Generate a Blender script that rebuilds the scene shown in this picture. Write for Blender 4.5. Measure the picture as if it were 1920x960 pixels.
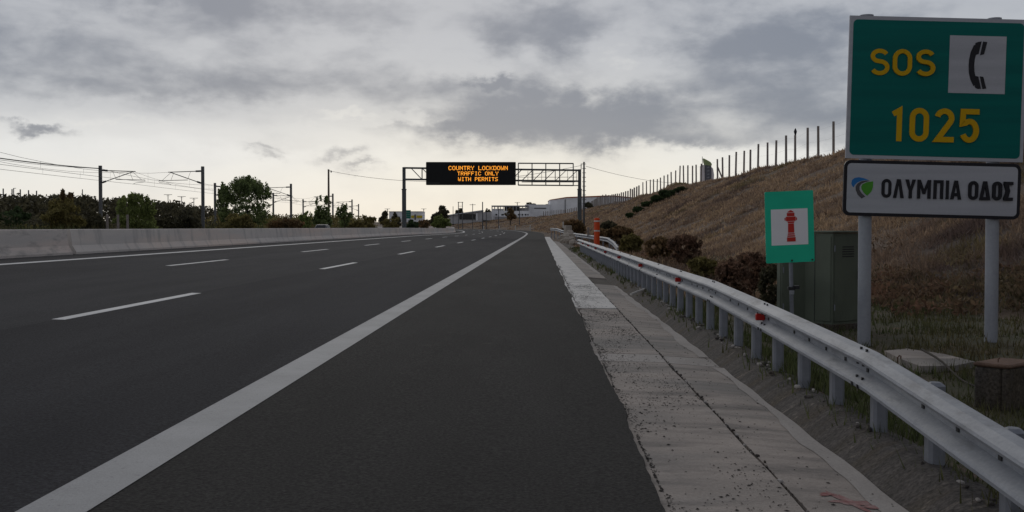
import bpy, math, random
import numpy as np
from mathutils import Vector, Matrix
R = math.radians
scene = bpy.context.scene
for o in list(bpy.data.objects): bpy.data.objects.remove(o)
COL = scene.collection
rng = np.random.default_rng(7); random.seed(7)
CAMZ = 1.325; F = 2100.0; PITCH = math.atan(54/F)

# ------------------------------------------------------------------ camera
cam_d = bpy.data.cameras.new('camera'); cam = bpy.data.objects.new('camera', cam_d); COL.objects.link(cam)
cam.location = (0, 0, CAMZ); cam.rotation_euler = (R(90)-PITCH, 0, 0)
cam_d.sensor_width = 36; cam_d.lens = 36*F/1920; cam_d.clip_start = .1; cam_d.clip_end = 20000
scene.camera = cam
# ------------------------------------------------------------------ view
scene.view_settings.view_transform = 'Standard'; scene.view_settings.look = 'None'
scene.view_settings.exposure = 0; scene.view_settings.gamma = 1
# ------------------------------------------------------------------ sun (behind the cloud, ahead of the camera)
SUN_EL, SUN_AZ = 24, -8
sd = bpy.data.lights.new('sun', 'SUN'); sd.energy = .5; sd.angle = R(30); sd.color = (1, .95, .87)
sun = bpy.data.objects.new('sun', sd); COL.objects.link(sun)
v = Vector((math.sin(R(SUN_AZ))*math.cos(R(SUN_EL)), math.cos(R(SUN_AZ))*math.cos(R(SUN_EL)), math.sin(R(SUN_EL))))
sun.rotation_euler = v.to_track_quat('Z', 'Y').to_euler(); sun.location = (0, 0, 50)
# ------------------------------------------------------------------ world : overcast sky, clouds laid out by azimuth and elevation
W = bpy.data.worlds.new('World'); scene.world = W; W.use_nodes = True
nt = W.node_tree; nt.nodes.clear()
def nd(t, **kw):
    n = nt.nodes.new(t)
    for k, val in kw.items(): setattr(n, k, val)
    return n
def put(sock, val):
    if isinstance(val, bpy.types.NodeSocket): nt.links.new(val, sock)
    else: sock.default_value = val
def M(op, a, b=None, c=None, clamp=False):
    n = nd('ShaderNodeMath', operation=op, use_clamp=clamp); put(n.inputs[0], a)
    if b is not None: put(n.inputs[1], b)
    if c is not None: put(n.inputs[2], c)
    return n.outputs[0]
def SS(x, lo, hi):
    n = nd('ShaderNodeMapRange', interpolation_type='SMOOTHSTEP'); put(n.inputs[0], x); put(n.inputs[1], lo); put(n.inputs[2], hi)
    n.inputs[3].default_value = 0; n.inputs[4].default_value = 1; return n.outputs[0]
def MIX(f, a, b):
    n = nd('ShaderNodeMix', data_type='RGBA'); put(n.inputs[0], f); put(n.inputs[6], a); put(n.inputs[7], b); return n.outputs[2]
def NOISE(vec, scale, detail=6, rough=.55, dist=0.):
    n = nd('ShaderNodeTexNoise'); put(n.inputs['Vector'], vec); n.inputs['Scale'].default_value = scale
    n.inputs['Detail'].default_value = detail; n.inputs['Roughness'].default_value = rough; n.inputs['Distortion'].default_value = dist
    return n.outputs['Fac']
tc = nd('ShaderNodeTexCoord'); sp = nd('ShaderNodeSeparateXYZ'); nt.links.new(tc.outputs['Generated'], sp.inputs[0])
dx, dy, dz = sp.outputs
th = M('ARCTAN2', dx, dy)
hyp = M('SQRT', M('ADD', M('MULTIPLY', dx, dx), M('MULTIPLY', dy, dy)))
el = M('ARCTAN2', dz, hyp)
def cvec(sx, sz, off):
    n = nd('ShaderNodeCombineXYZ'); put(n.inputs[0], M('MULTIPLY', th, sx)); put(n.inputs[1], M('MULTIPLY', el, sz)); n.inputs[2].default_value = off
    return n.outputs[0]
n_big = NOISE(cvec(1, 3.0, 3.1), 6.5, 5, .55, .25)
n_mid = NOISE(cvec(1, 2.1, 9.7), 14, 8, .55, .2)
n_fin = NOISE(cvec(1, 1.7, 1.3), 38, 6, .55, .1)
wx = M('MULTIPLY', M('SUBTRACT', NOISE(cvec(1, 1.6, 21.), 16, 6, .6), .5), .10)
wz = M('MULTIPLY', M('SUBTRACT', NOISE(cvec(1, 1.6, 37.), 20, 7, .6), .5), .055)
tw = M('ADD', th, wx); ew = M('ADD', el, wz)
# dark cloud masses (px, py, half width, half height, amount); amounts below 0 are lighter gaps
BL = [(330,5,270,42,.85), (640,40,170,40,.35), (1000,72,120,42,.80), (1020,20,320,26,.30), (1330,95,150,62,.55), (1480,95,150,66,.65), (1560,230,160,40,.45),
      (880,238,110,32,.85), (1010,205,230,50,.65), (1190,228,190,44,.85), (1440,190,170,46,.35), (100,110,330,50,.40), (420,170,330,26,.35), (60,190,260,20,.3), (620,105,220,46,.30),
      (130,258,46,11,1.0), (930,156,26,10,.75), (645,288,30,12,.6), (690,313,36,8,.5), (5,244,30,9,.6), (528,301,22,9,.5), (515,284,36,6,.45), (1250,262,300,20,.45),
      (1160,108,70,26,-.55), (700,222,170,11,-.6), (1080,150,120,22,-.25), (1780,12,140,30,-.45), (1330,300,140,24,-.3), (860,130,60,20,-.25), (250,240,200,9,-.35)]
tot = None
for px, py, wpx, hpx, A in BL:
    a = M('MULTIPLY', M('SUBTRACT', tw, (px-960)/F), F/wpx); b = M('MULTIPLY', M('SUBTRACT', ew, (426-py)/F), F/hpx)
    g = M('MULTIPLY', M('EXPONENT', M('MULTIPLY', M('ADD', M('MULTIPLY', a, a), M('MULTIPLY', b, b)), -1.)), A)
    tot = g if tot is None else M('ADD', tot, g)
low_fade = SS(el, .05, .12)                                   # general mottling only in the cloud deck
mott = M('ADD', M('MULTIPLY', M('SUBTRACT', n_big, .5), 1.4), M('MULTIPLY', M('SUBTRACT', n_mid, .5), 1.7))
mott = M('ADD', mott, M('MULTIPLY', M('SUBTRACT', n_fin, .5), .55))
mott = M('MULTIPLY', mott, M('ADD', M('MULTIPLY', low_fade, .75), .25))
dark = SS(M('ADD', tot, mott), -.12, 1.0)
e2 = M('ADD', el, M('MULTIPLY', M('ADD', M('SUBTRACT', n_big, .5), M('MULTIPLY', M('SUBTRACT', n_mid, .5), .7)), .035))
ramp = nd('ShaderNodeValToRGB'); put(ramp.inputs[0], M('MULTIPLY', e2, 2.0))
cr = ramp.color_ramp; cr.interpolation = 'EASE'
stops = [(0, (.80,.785,.735)), (.085, (.765,.77,.755)), (.118, (.735,.745,.75)), (.152, (.645,.655,.668)), (.205, (.50,.517,.55)), (.40, (.43,.449,.49)), (.52, (.36,.375,.41)), (1, (.20,.21,.235))]
cr.elements[0].position = 0; cr.elements[0].color = (*stops[0][1], 1); cr.elements[1].position = 1; cr.elements[1].color = (*stops[-1][1], 1)
for p, c in stops[1:-1]:
    e = cr.elements.new(p); e.color = (*c, 1)
hil = M('MULTIPLY', SS(M('MULTIPLY', M('ADD', tot, mott), -1.), .2, .9), .6)
skyc = MIX(hil, ramp.outputs[0], (.74, .738, .72, 1))
warm = M('MULTIPLY', M('MULTIPLY', SS(M('ABSOLUTE', M('SUBTRACT', th, .03)), .34, .0), SS(el, .16, .02)), .6)
skyc = MIX(warm, skyc, (.86,.815,.70,1))
skyc = MIX(M('MULTIPLY', dark, .92), skyc, (.175, .20, .255, 1))
cosf = M('DIVIDE', dy, hyp)
azf = M('ADD', M('MULTIPLY', SS(cosf, -.7, .85), .06), .94)
side = M('SUBTRACT', 1., SS(M('ABSOLUTE', cosf), .15, .80))
azf = M('MULTIPLY', azf, M('ADD', 1., M('MULTIPLY', side, .55)))
vm = nd('ShaderNodeVectorMath', operation='SCALE'); put(vm.inputs[0], skyc); put(vm.inputs['Scale'], M('MULTIPLY', azf, 10.))
ns = nd('ShaderNodeTexSky', sky_type='NISHITA'); ns.sun_disc = False; ns.sun_elevation = R(SUN_EL); ns.sun_rotation = R(SUN_AZ)
fin = MIX(.05, vm.outputs[0], ns.outputs[0])
bg = nd('ShaderNodeBackground'); put(bg.inputs[0], fin); bg.inputs[1].default_value = .1
ow = nd('ShaderNodeOutputWorld'); nt.links.new(bg.outputs[0], ow.inputs[0])

# ------------------------------------------------------------------ helpers
def P(px, py, Y):
    """World point at forward distance Y seen at photo pixel (px,py)."""
    t = (480-py)/F; a = math.atan(t)-PITCH
    dzz = Y*math.tan(a); depth = Y*math.cos(PITCH)-dzz*math.sin(PITCH)
    return Vector(((px-960)/F*depth, Y, CAMZ+dzz))
MATS = {}; TRANS = 0.
def mat(name, c1, c2=None, scale=3., rough=.85, metal=0., bump=0., fine=0., fscale=60., stretch=(1,1,1), island=0., c3=None, spec=.3, stain=None, sscale=1., sstretch=(1,1,1), slo=.5, shi=.62):
    m = bpy.data.materials.new(name); m.use_nodes = True; t = m.node_tree; n = t.nodes; l = t.links
    trans = TRANS
    b = n['Principled BSDF']; b.inputs['Roughness'].default_value = rough; b.inputs['Metallic'].default_value = metal
    b.inputs['Specular IOR Level'].default_value = spec
    tcn = n.new('ShaderNodeTexCoord')
    def noise(sc, st, det=6, rgh=.6):
        mp = n.new('ShaderNodeMapping'); mp.inputs['Scale'].default_value = st; l.new(tcn.outputs['Object'], mp.inputs[0])
        x = n.new('ShaderNodeTexNoise'); x.inputs['Scale'].default_value = sc; x.inputs['Detail'].default_value = det; x.inputs['Roughness'].default_value = rgh
        l.new(mp.outputs[0], x.inputs['Vector']); return x.outputs['Fac']
    def mix(f, a, bb, typ='MIX'):
        x = n.new('ShaderNodeMix'); x.data_type = 'RGBA'; x.blend_type = typ
        if isinstance(f, float): x.inputs[0].default_value = f
        else: l.new(f, x.inputs[0])
        for s, vv in ((6, a), (7, bb)):
            if isinstance(vv, bpy.types.NodeSocket): l.new(vv, x.inputs[s])
            else: x.inputs[s].default_value = (*vv, 1)
        return x.outputs[2]
    def rng_(f, lo, hi, a=0., bb=1.):
        x = n.new('ShaderNodeMapRange'); l.new(f, x.inputs[0]); x.inputs[1].default_value = lo; x.inputs[2].default_value = hi
        x.inputs[3].default_value = a; x.inputs[4].default_value = bb; return x.outputs[0]
    c2 = c2 or tuple(q*.8 for q in c1)
    col = mix(rng_(noise(scale, stretch), .36, .64), c1, c2)
    if c3:
        col = mix(rng_(noise(scale*.3, stretch), .48, .62), col, c3)
    if stain:
        col = mix(rng_(noise(sscale, sstretch, 8, .65), slo, shi), col, stain)
    if island:
        g = n.new('ShaderNodeNewGeometry'); f = rng_(g.outputs['Random Per Island'], 0, 1, 1-island, 1+island)
        vmn = n.new('ShaderNodeVectorMath'); vmn.operation = 'SCALE'; l.new(col, vmn.inputs[0]); l.new(f, vmn.inputs['Scale']); col = vmn.outputs[0]
    if fine:
        f = rng_(noise(fscale, (1,1,1), 3, .7), .3, .7, 1-fine, 1+fine)
        vmn = n.new('ShaderNodeVectorMath'); vmn.operation = 'SCALE'; l.new(col, vmn.inputs[0]); l.new(f, vmn.inputs['Scale']); col = vmn.outputs[0]
    l.new(col, b.inputs['Base Color'])
    if trans:
        tr = n.new('ShaderNodeBsdfTranslucent'); l.new(col, tr.inputs[0]); mx = n.new('ShaderNodeMixShader'); mx.inputs[0].default_value = trans
        l.new(b.outputs[0], mx.inputs[1]); l.new(tr.outputs[0], mx.inputs[2]); l.new(mx.outputs[0], n['Material Output'].inputs['Surface'])
    if bump:
        bp = n.new('ShaderNodeBump'); bp.inputs['Strength'].default_value = bump; bp.inputs['Distance'].default_value = .02
        l.new(noise(fscale, (1,1,1), 4, .7), bp.inputs['Height']); l.new(bp.outputs[0], b.inputs['Normal'])
    MATS[name] = m; return m
WLOC = {}
def link(o, parent=None, loc=(0,0,0)):
    COL.objects.link(o); w = Vector(loc)
    if parent: o.parent = parent; o.location = w - WLOC[parent.name]
    else: o.location = w
    WLOC[o.name] = w; return o
def tag(o, label=None, cat=None, group=None, kind=None):
    if label: o['label'] = label
    if cat: o['category'] = cat
    if group: o['group'] = group
    if kind: o['kind'] = kind
    return o
def thing(name, label, cat, loc, group=None):
    o = bpy.data.objects.new(name, None); o.empty_display_size = .3; link(o, None, loc); return tag(o, label, cat, group)
class MB:
    """Collects faces in world coordinates; build() links them as one mesh object."""
    def __init__(s): s.v = []; s.f = []; s.m = []
    def add(s, vs, fs, mi=0):
        k = len(s.v); s.v += [tuple(q) for q in vs]; s.f += [tuple(i+k for i in f) for f in fs]; s.m += [mi]*len(fs); return s
    def box(s, c, size, rz=0., mi=0, mtx=None, bev=0.):
        hx, hy, hz = (q/2 for q in size)
        if bev > 0:
            pts = []; b = min(bev, hx*.9, hy*.9, hz*.9)
            rings = [(-hz, b), (-hz+b, 0), (hz-b, 0), (hz, b)]; vs = []
            for z, i in rings:
                X, Y = hx-i, hy-i
                vs += [(-X+b, -Y, z), (X-b, -Y, z), (X, -Y+b, z), (X, Y-b, z), (X-b, Y, z), (-X+b, Y, z), (-X, Y-b, z), (-X, -Y+b, z)]
            fs = [tuple(range(7, -1, -1)), tuple(range(24, 32))]
            for r in range(3):
                for i in range(8): fs.append((r*8+i, r*8+(i+1) % 8, r*8+8+(i+1) % 8, r*8+8+i))
        else:
            vs = [(-hx,-hy,-hz), (hx,-hy,-hz), (hx,hy,-hz), (-hx,hy,-hz), (-hx,-hy,hz), (hx,-hy,hz), (hx,hy,hz), (-hx,hy,hz)]
            fs = [(3,2,1,0), (4,5,6,7), (0,1,5,4), (1,2,6,5), (2,3,7,6), (3,0,4,7)]
        m = mtx or (Matrix.Translation(c) @ Matrix.Rotation(rz, 4, 'Z'))
        return s.add([m @ Vector(q) for q in vs], fs, mi)
    def tube(s, pts, r, seg=6, mi=0, cap=True):
        pts = [Vector(p) for p in pts]; n = len(pts); rr = r if isinstance(r, (list, tuple)) else [r]*n; vs = []; fs = []
        for i, p in enumerate(pts):
            t = (pts[min(i+1, n-1)]-pts[max(i-1, 0)]).normalized()
            a = t.orthogonal() if abs(t.z) > .9 else t.cross(Vector((0,0,1)))
            a = (Vector((1,0,0))-t*t.x) if abs(t.z) > .9 else a
            a.normalize(); b = t.cross(a)
            for k in range(seg):
                an = 2*math.pi*k/seg; vs.append(p+(a*math.cos(an)+b*math.sin(an))*rr[i])
        for i in range(n-1):
            for k in range(seg): fs.append((i*seg+k, i*seg+(k+1) % seg, (i+1)*seg+(k+1) % seg, (i+1)*seg+k))
        if cap: fs.append(tuple(range(seg-1, -1, -1))); fs.append(tuple((n-1)*seg+k for k in range(seg)))
        return s.add(vs, fs, mi)
    def bar(s, a, b, w, h=None, mi=0):
        """square bar from a to b"""
        a = Vector(a); b = Vector(b); h = h or w; t = (b-a).normalized()
        x = t.cross(Vector((0,0,1))) if abs(t.z) < .95 else Vector((1,0,0)); x.normalize(); y = t.cross(x)
        vs = [p+x*sx*w/2+y*sy*h/2 for p in (a, b) for sx, sy in ((-1,-1), (1,-1), (1,1), (-1,1))]
        return s.add(vs, [(3,2,1,0), (4,5,6,7), (0,1,5,4), (1,2,6,5), (2,3,7,6), (3,0,4,7)], mi)
    def prism(s, poly, depth, fn, mi=0):
        """2D polygon extruded: fn(x,y,d) -> world"""
        n = len(poly); vs = [fn(x, y, 0) for x, y in poly]+[fn(x, y, depth) for x, y in poly]
        fs = [tuple(range(n)), tuple(range(2*n-1, n-1, -1))]+[(i, i+n, (i+1) % n+n, (i+1) % n) for i in range(n)]
        return s.add(vs, fs, mi)
    def grid(s, rows, mi=0, closed=False):
        k = len(rows[0]); vs = [p for r in rows for p in r]; fs = []
        for i in range(len(rows)-1):
            for j in range(k if closed else k-1): fs.append((i*k+j, i*k+(j+1) % k, (i+1)*k+(j+1) % k, (i+1)*k+j))
        return s.add(vs, fs, mi)
    def build(s, name, m, parent=None, loc=None, smooth=False):
        L = Vector(loc) if loc is not None else (WLOC[parent.name].copy() if parent else Vector((0,0,0)))
        me = bpy.data.meshes.new(name); a = np.array(s.v, dtype=float)-np.array(L)
        me.from_pydata(a.tolist(), [], s.f)
        for q in (m if isinstance(m, (list, tuple)) else [m]): me.materials.append(q)
        if any(s.m): me.polygons.foreach_set('material_index', s.m)
        me.validate()
        import bmesh
        bm = bmesh.new(); bm.from_mesh(me); bmesh.ops.recalc_face_normals(bm, faces=bm.faces); bm.to_mesh(me); bm.free()
        if smooth: me.polygons.foreach_set('use_smooth', [True]*len(me.polygons))
        return link(bpy.data.objects.new(name, me), parent, L)
def np_mesh(name, verts, k, m, parent=None, loc=(0,0,0), smooth=False):
    """verts (N*k,3): N separate k-gons"""
    n = len(verts)//k; me = bpy.data.meshes.new(name); me.vertices.add(n*k)
    me.vertices.foreach_set('co', (verts-np.array(loc)).astype(np.float32).ravel())
    me.loops.add(n*k); me.loops.foreach_set('vertex_index', np.arange(n*k, dtype=np.int32))
    me.polygons.add(n); me.polygons.foreach_set('loop_start', np.arange(n, dtype=np.int32)*k); me.polygons.foreach_set('loop_total', np.full(n, k, dtype=np.int32))
    me.update(calc_edges=True)
    for q in (m if isinstance(m, (list, tuple)) else [m]): me.materials.append(q)
    return link(bpy.data.objects.new(name, me), parent, loc)

# ------------------------------------------------------------------ the road line: straight, then a wide left-hand bend
A0 = .0252; S0, RAD = 180., 500.
def smooth(t): t = np.clip(t, 0, 1); return t*t*(3-2*t)
def pt(s, u):
    if s <= S0: return Vector((s*math.sin(A0)+u*math.cos(A0), s*math.cos(A0)-u*math.sin(A0), 0))
    a = A0-(s-S0)/RAD; cx = S0*math.sin(A0)-RAD*math.cos(A0); cy = S0*math.cos(A0)+RAD*math.sin(A0)
    return Vector((cx+(RAD+u)*math.cos(a), cy-(RAD+u)*math.sin(a), 0))
def inv(x, y):
    x = np.asarray(x, float); y = np.asarray(y, float)
    s = x*math.sin(A0)+y*math.cos(A0); u = x*math.cos(A0)-y*math.sin(A0)
    cx = S0*math.sin(A0)-RAD*math.cos(A0); cy = S0*math.cos(A0)+RAD*math.sin(A0)
    r = np.hypot(x-cx, y-cy); a = np.arctan2(-(y-cy), x-cx)
    s2 = S0+(A0-a)*RAD; use = (s > S0) & (x > cx+60)
    return np.where(use, s2, s), np.where(use, r-RAD, u)
def rise(s): return .75*smooth((np.asarray(s, float)-130)/160)
def cross(s): return .03*(1-smooth((np.asarray(s, float)-120)/110))
def road_z(s, u): return float(rise(s)-cross(s)*u)
def rp(s, u, dz=0.): q = pt(s, u); q.z = road_z(s, u)+dz; return q
def bumps(x, y):
    return (np.sin(x*.9+1.3*np.sin(y*.31))*np.sin(y*.7+1.1*np.sin(x*.43))*.5+np.sin(x*.33+2)*np.sin(y*.21+1)*.9+np.sin(x*2.3+y*1.1)*np.sin(y*1.9-x*.7)*.22)
def gz(x, y):
    x = np.asarray(x, float); y = np.asarray(y, float); s, u = inv(x, y); rs = rise(s)
    base = np.interp(u, [-60, -33, -31.2, -16.6, -15.9, .3, 1.95, 2.16, 2.7, 3.6, 7], [.2, .2, .15, .15, -.1, -.35, -.4, .03, -.10, -.2, -.17])
    toe = np.interp(s, [0, 25, 60, 180, 300], [8.6, 7.4, 6.2, 4.6, 3.0]); crest = np.interp(s, [0, 180, 300, 350, 420, 480], [21.3, 16.6, 27.5, 30., 46., 130.])
    t = np.clip((u-toe)/(crest-toe), 0, 1.0); h = 6.35*(.85*t+.15*t*t*(3-2*t))
    h = h+.35*smooth((u-crest)/8); h = h*(1-.38*smooth((s-250)/110))
    amp = .03+.22*smooth((u-toe-1)/6)*(1-.6*smooth((u-crest)/4)); amp = np.where((u < 2.3) & (u > -31), 0, amp)
    amp = np.where(u < -33, .12, amp)
    spur = .7*np.exp(-((y-140-(x-20)*2.5)/9.)**2)*smooth((u-6)/8)
    return base+rs*np.exp(-np.clip(-u-16, 0, 1e4)/50)+h+amp*bumps(x, y)+spur
def g1(x, y): return float(gz(x, y))
def on(x, y, dz=0.): return Vector((x, y, g1(x, y)+dz))
def upos(s, u, dz=0.): q = pt(s, u); return on(q.x, q.y, dz)

# ------------------------------------------------------------------ materials
asph_sh = mat('asphalt_shoulder', (.033,.0315,.030), (.044,.042,.040), .5, .95, spec=.12, bump=.5, fine=.62, fscale=48, c3=(.034,.0325,.031), stretch=(1.6,.35,1), stain=(.052,.049,.046), sscale=2.5, slo=.62, shi=.75)
asph_1 = mat('asphalt_lane', (.029,.029,.033), (.041,.0405,.045), .33, .95, spec=.12, bump=.5, fine=.58, fscale=48, stretch=(3,.3,1))
asph_2 = mat('asphalt_fast', (.039,.0385,.042), (.053,.0525,.056), .33, .95, spec=.12, bump=.5, fine=.58, fscale=48, stretch=(3,.3,1))
paint = mat('road_paint', (.40,.40,.405), (.33,.33,.335), 1.2, .7, bump=.3, fine=.16, fscale=90, stain=(.19,.19,.19), sscale=14, slo=.60, shi=.72)
paint_w = mat('road_paint_fresh', (.66,.66,.66), (.58,.58,.58), 1.2, .7, fine=.10, fscale=60, stain=(.40,.40,.40), sscale=9, slo=.60, shi=.74)
conc_l = mat('concrete_light', (0.702,0.675,0.641), (0.594,0.574,0.547), 1.1, .9, bump=.35, fine=.10, fscale=45, stain=(.30,.285,.27), sscale=2.2, slo=.54, shi=.7)
conc_d = mat('concrete_worn', (0.409,0.353,0.313), (0.313,0.274,0.244), .9, .9, bump=.4, fine=.14, fscale=45, stretch=(1,2.2,1), stain=(.175,.158,.145), sscale=1.7, sstretch=(.7,1.8,1), slo=.47, shi=.70, c3=(.25,.232,.215))
conc_p = mat('concrete_patch', (0.419,0.383,0.356), (0.335,0.306,0.283), 1.2, .9, bump=.4, fine=.14, fscale=45, stain=(.30,.275,.255), sscale=2.5, slo=.55, shi=.72)
conc_b = mat('concrete_mossy', (.098,.086,.078), (.058,.051,.046), 3.2, .95, bump=.35, fine=.6, fscale=40, stretch=(.6,2.5,.6), stain=(.22,.185,.155), sscale=4.2, sstretch=(.5,1.2,.5), slo=.60, shi=.72, c3=(.075,.060,.044))
conc_j = mat('barrier_concrete', (.62,.57,.53), (.53,.495,.47), .7, .9, bump=.2, fine=.08, fscale=30, stretch=(.4,.25,2.2), stain=(.33,.315,.305), sscale=.9, sstretch=(.3,1.3,.45), slo=.53, shi=.72, c3=(.66,.555,.49))
conc_n = mat('barrier_concrete_stained', (.60,.54,.50), (.50,.465,.44), .8, .9, bump=.2, fine=.08, fscale=30, stretch=(.4,.3,4), stain=(.27,.255,.245), sscale=1.1, sstretch=(.3,.6,2.6), slo=.50, shi=.70, c3=(.60,.50,.45))
dirt = mat('verge_soil', (.095,.074,.048), (.06,.055,.032), 1.4, .95, bump=.6, fine=.35, fscale=25, c3=(.055,.058,.028), stain=(.17,.095,.06), sscale=1.8, slo=.60, shi=.70)
# hillside and terrain in one sheet
terr = mat('terrain_ground', (.185,.128,.086), (.115,.080,.056), .5, .95, bump=.7, fine=.3, fscale=14, c3=(.080,.058,.048), stain=(.075,.068,.036), sscale=.23, slo=.58, shi=.70)
galv = mat('galvanised_steel', (.30,.315,.345), (.235,.25,.28), 6., .62, .15, fine=.10, fscale=40, stretch=(1,.4,3), stain=(.155,.16,.175), sscale=3.5, sstretch=(2,.5,2), slo=.54, shi=.72, spec=.4, c3=(.34,.35,.37))
post_m = mat('sign_post_steel', (0.360,0.369,0.405), (0.306,0.315,0.351), 4., .6, .1, fine=.06, fscale=25, stretch=(1,1,.3))
galv_p = mat('galvanised_post', (.24,.25,.28), (.20,.21,.235), 4., .6, .3, fine=.08, fscale=25, stain=(.17,.17,.18), sscale=4, slo=.56, shi=.75)
boltm = mat('bolt_dark', (.03,.03,.032), rough=.6)
redm = mat('reflector_red', (.55,.025,.018), (.45,.02,.015), 8, .35)
steel_g = mat('painted_grey_steel', (.11,.118,.122), (.085,.09,.095), 2., .6, .2)
black = mat('board_black', (.006,.006,.007), (.009,.009,.010), 2., .7)
signw = mat('sign_white', (.46,.46,.495), (.40,.40,.435), 1.2, .6, stretch=(.3,1,6), fine=.03, fscale=30, spec=.12)
signg = mat('sign_green', (.002,.140,.121), (.002,.115,.102), 1.2, .5, stretch=(.25,1,7), spec=.12)
signy = mat('sign_yellow', (.62,.36,.008), (.54,.31,.008), 1., .6, spec=.12)
signk = mat('sign_black', (.012,.011,.016), rough=.55)
signbl = mat('emblem_blue', (.02,.19,.52), rough=.55)
signgy = mat('emblem_grey', (.09,.085,.09), rough=.55)
signgr = mat('emblem_green', (.075,.32,.025), rough=.55)
hyg = mat('hydrant_sign_green', (0.014,0.558,0.342), (0.012,0.495,0.302), 2., .5)
hyw = mat('hydrant_sign_white', (.85,.83,.85), (.80,.78,.80), 2., .5)
hyr = mat('hydrant_red', (.58,.03,.02), rough=.5)
cabm = mat('cabinet_green', (.125,.142,.108), (.108,.124,.094), 1.6, .75, .0, stain=(.085,.098,.075), sscale=2, sstretch=(1,1,.4), slo=.52, shi=.72)
orange = mat('marker_orange', (.66,.075,.012), (.58,.06,.01), 5, .5)
mwhite = mat('marker_white', (.62,.60,.56), (.5,.48,.45), 5, .7)
rust = mat('rusty_concrete', (.20,.125,.09), (.12,.075,.055), 4, .9, bump=.4, fine=.2, fscale=40)
fpost = mat('fence_post_weathered', (0.260,0.221,0.202), (0.195,0.169,0.156), 5, .85)
masts = mat('mast_steel', (0.110,0.113,0.118), (0.088,0.091,0.096), 2, .6, .2)
wood = mat('pole_wood', (.17,.135,.105), (.12,.097,.077), 3, .85, stretch=(1,1,.1))
wirem = mat('wire_dark', (.05,.05,.055), rough=.6)
bwhite = mat('wall_white', (0.841,0.841,0.870), (0.725,0.725,0.754), .5, .8)
bgrey = mat('wall_grey', (0.462,0.448,0.462), (0.378,0.371,0.378), .4, .85)
roofo = mat('roof_orange', (.42,.13,.06), (.35,.10,.05), .8, .8)
roofm = mat('roof_metal', (.50,.52,.55), (.44,.46,.49), .6, .5)
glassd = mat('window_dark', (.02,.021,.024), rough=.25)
totgreen = mat('totem_green', (.30,.36,.17), (.26,.31,.15), 1, .6)
totdark = mat('totem_dark', (.12,.12,.145), rough=.5)
totgrey = mat('totem_grey', (.78,.72,.73), (.70,.65,.66), 1, .6)
yel = mat('yellow_panel', (.62,.47,.03), rough=.6)
hsg = mat('highway_sign_green', (.006,.16,.11), rough=.5)
carp = mat('car_paint', (.15,.15,.16), (.14,.14,.15), 3, .55, 0.)
tyre = mat('tyre_rubber', (.02,.02,.02), rough=.9)
stone = mat('loose_stone', (.06,.052,.045), (.035,.03,.027), 9, .95, island=.5)
rubm = mat('rubble_stone', (.40,.35,.30), (.27,.235,.20), 6, .95, fine=.2, fscale=20, island=.3)
redpaint = mat('spray_red', (.24,.065,.06), (.36,.25,.235), 9, .9, fine=.2, fscale=70)
TRANS = .4
f_dark = mat('leaf_dark', (0.106,0.095,0.054), (0.065,0.060,0.037), .5, .75, island=.55)
f_brown = mat('leaf_autumn', (0.226,0.133,0.064), (0.118,0.095,0.048), .6, .8, island=.55)
f_olive = mat('leaf_olive', (0.213,0.180,0.060), (0.150,0.122,0.049), .6, .8, island=.5)
f_green = mat('leaf_green', (0.179,0.222,0.080), (0.110,0.145,0.055), .7, .75, island=.6)
f_light = mat('leaf_light_green', (0.204,0.240,0.071), (0.143,0.175,0.055), .7, .75, island=.55)
f_red = mat('leaf_red_brown', (.215,.122,.080), (.125,.082,.056), .9, .85, island=.5, c3=(.14,.115,.062))
f_deep = mat('leaf_deep_green', (0.054,0.082,0.032), (0.040,0.061,0.023), .7, .8, island=.5)
TRANS = 0.
bark = mat('bark', (.075,.062,.05), (.05,.042,.034), 4, .9)
TRANS = .4
straw = mat('dry_straw', (0.522,0.372,0.235), (0.297,0.209,0.152), .5, .9, island=.32, c3=(.150,.105,.090), stain=(.20,.165,.075), sscale=.16, slo=.56, shi=.66)
weedg = mat('verge_weeds', (0.100,0.113,0.044), (0.068,0.086,0.032), .8, .9, island=.5, c3=(.13,.105,.055))
TRANS = 0.
# ------------------------------------------------------------------ terrain: one sheet to the horizon
def geo(a, b, n): return np.exp(np.linspace(math.log(a), math.log(b), n))
us = np.concatenate([-geo(60, 6000, 16)[::-1], np.arange(-57, -33, 3), [-33, -32, -31.2, -24, -17, -16.6, -15.9, -8, -1, .3, 1.2], np.arange(1.7, 3.0, .1), np.arange(3, 9, .3), np.arange(9, 24, .5), np.arange(24, 60, 2), geo(60, 6000, 18)])
ss = np.concatenate([[-200, -80, -40], np.arange(-20, 40, .5), np.arange(40, 90, 1), np.arange(90, 220, 2), np.arange(220, 480, 4), geo(480, 9000, 22)])
UU, SSg = np.meshgrid(us, ss)
XX = SSg*math.sin(A0)+UU*math.cos(A0); YY = SSg*math.cos(A0)-UU*math.sin(A0); ZZ = gz(XX, YY)
me = bpy.data.meshes.new('terrain'); nr, nc = XX.shape
idx = np.arange(nr*nc).reshape(nr, nc); q = np.stack([idx[:-1,:-1], idx[:-1,1:], idx[1:,1:], idx[1:,:-1]], -1).reshape(-1, 4)
me.from_pydata(np.stack([XX, YY, ZZ], -1).reshape(-1, 3).tolist(), [], q.tolist()); me.materials.append(terr)
me.polygons.foreach_set('use_smooth', [True]*len(me.polygons))
tag(link(bpy.data.objects.new('terrain', me)), kind='structure')
b = MB(); b.grid([[Vector((*pt(s, u).xy, g1(*pt(s, u).xy)+.008)) for u in np.arange(2.24, 7.6, .3)] for s in np.arange(-10, 62, .5)])
tag(b.build('verge', dirt, None, None, True), kind='structure')
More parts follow.
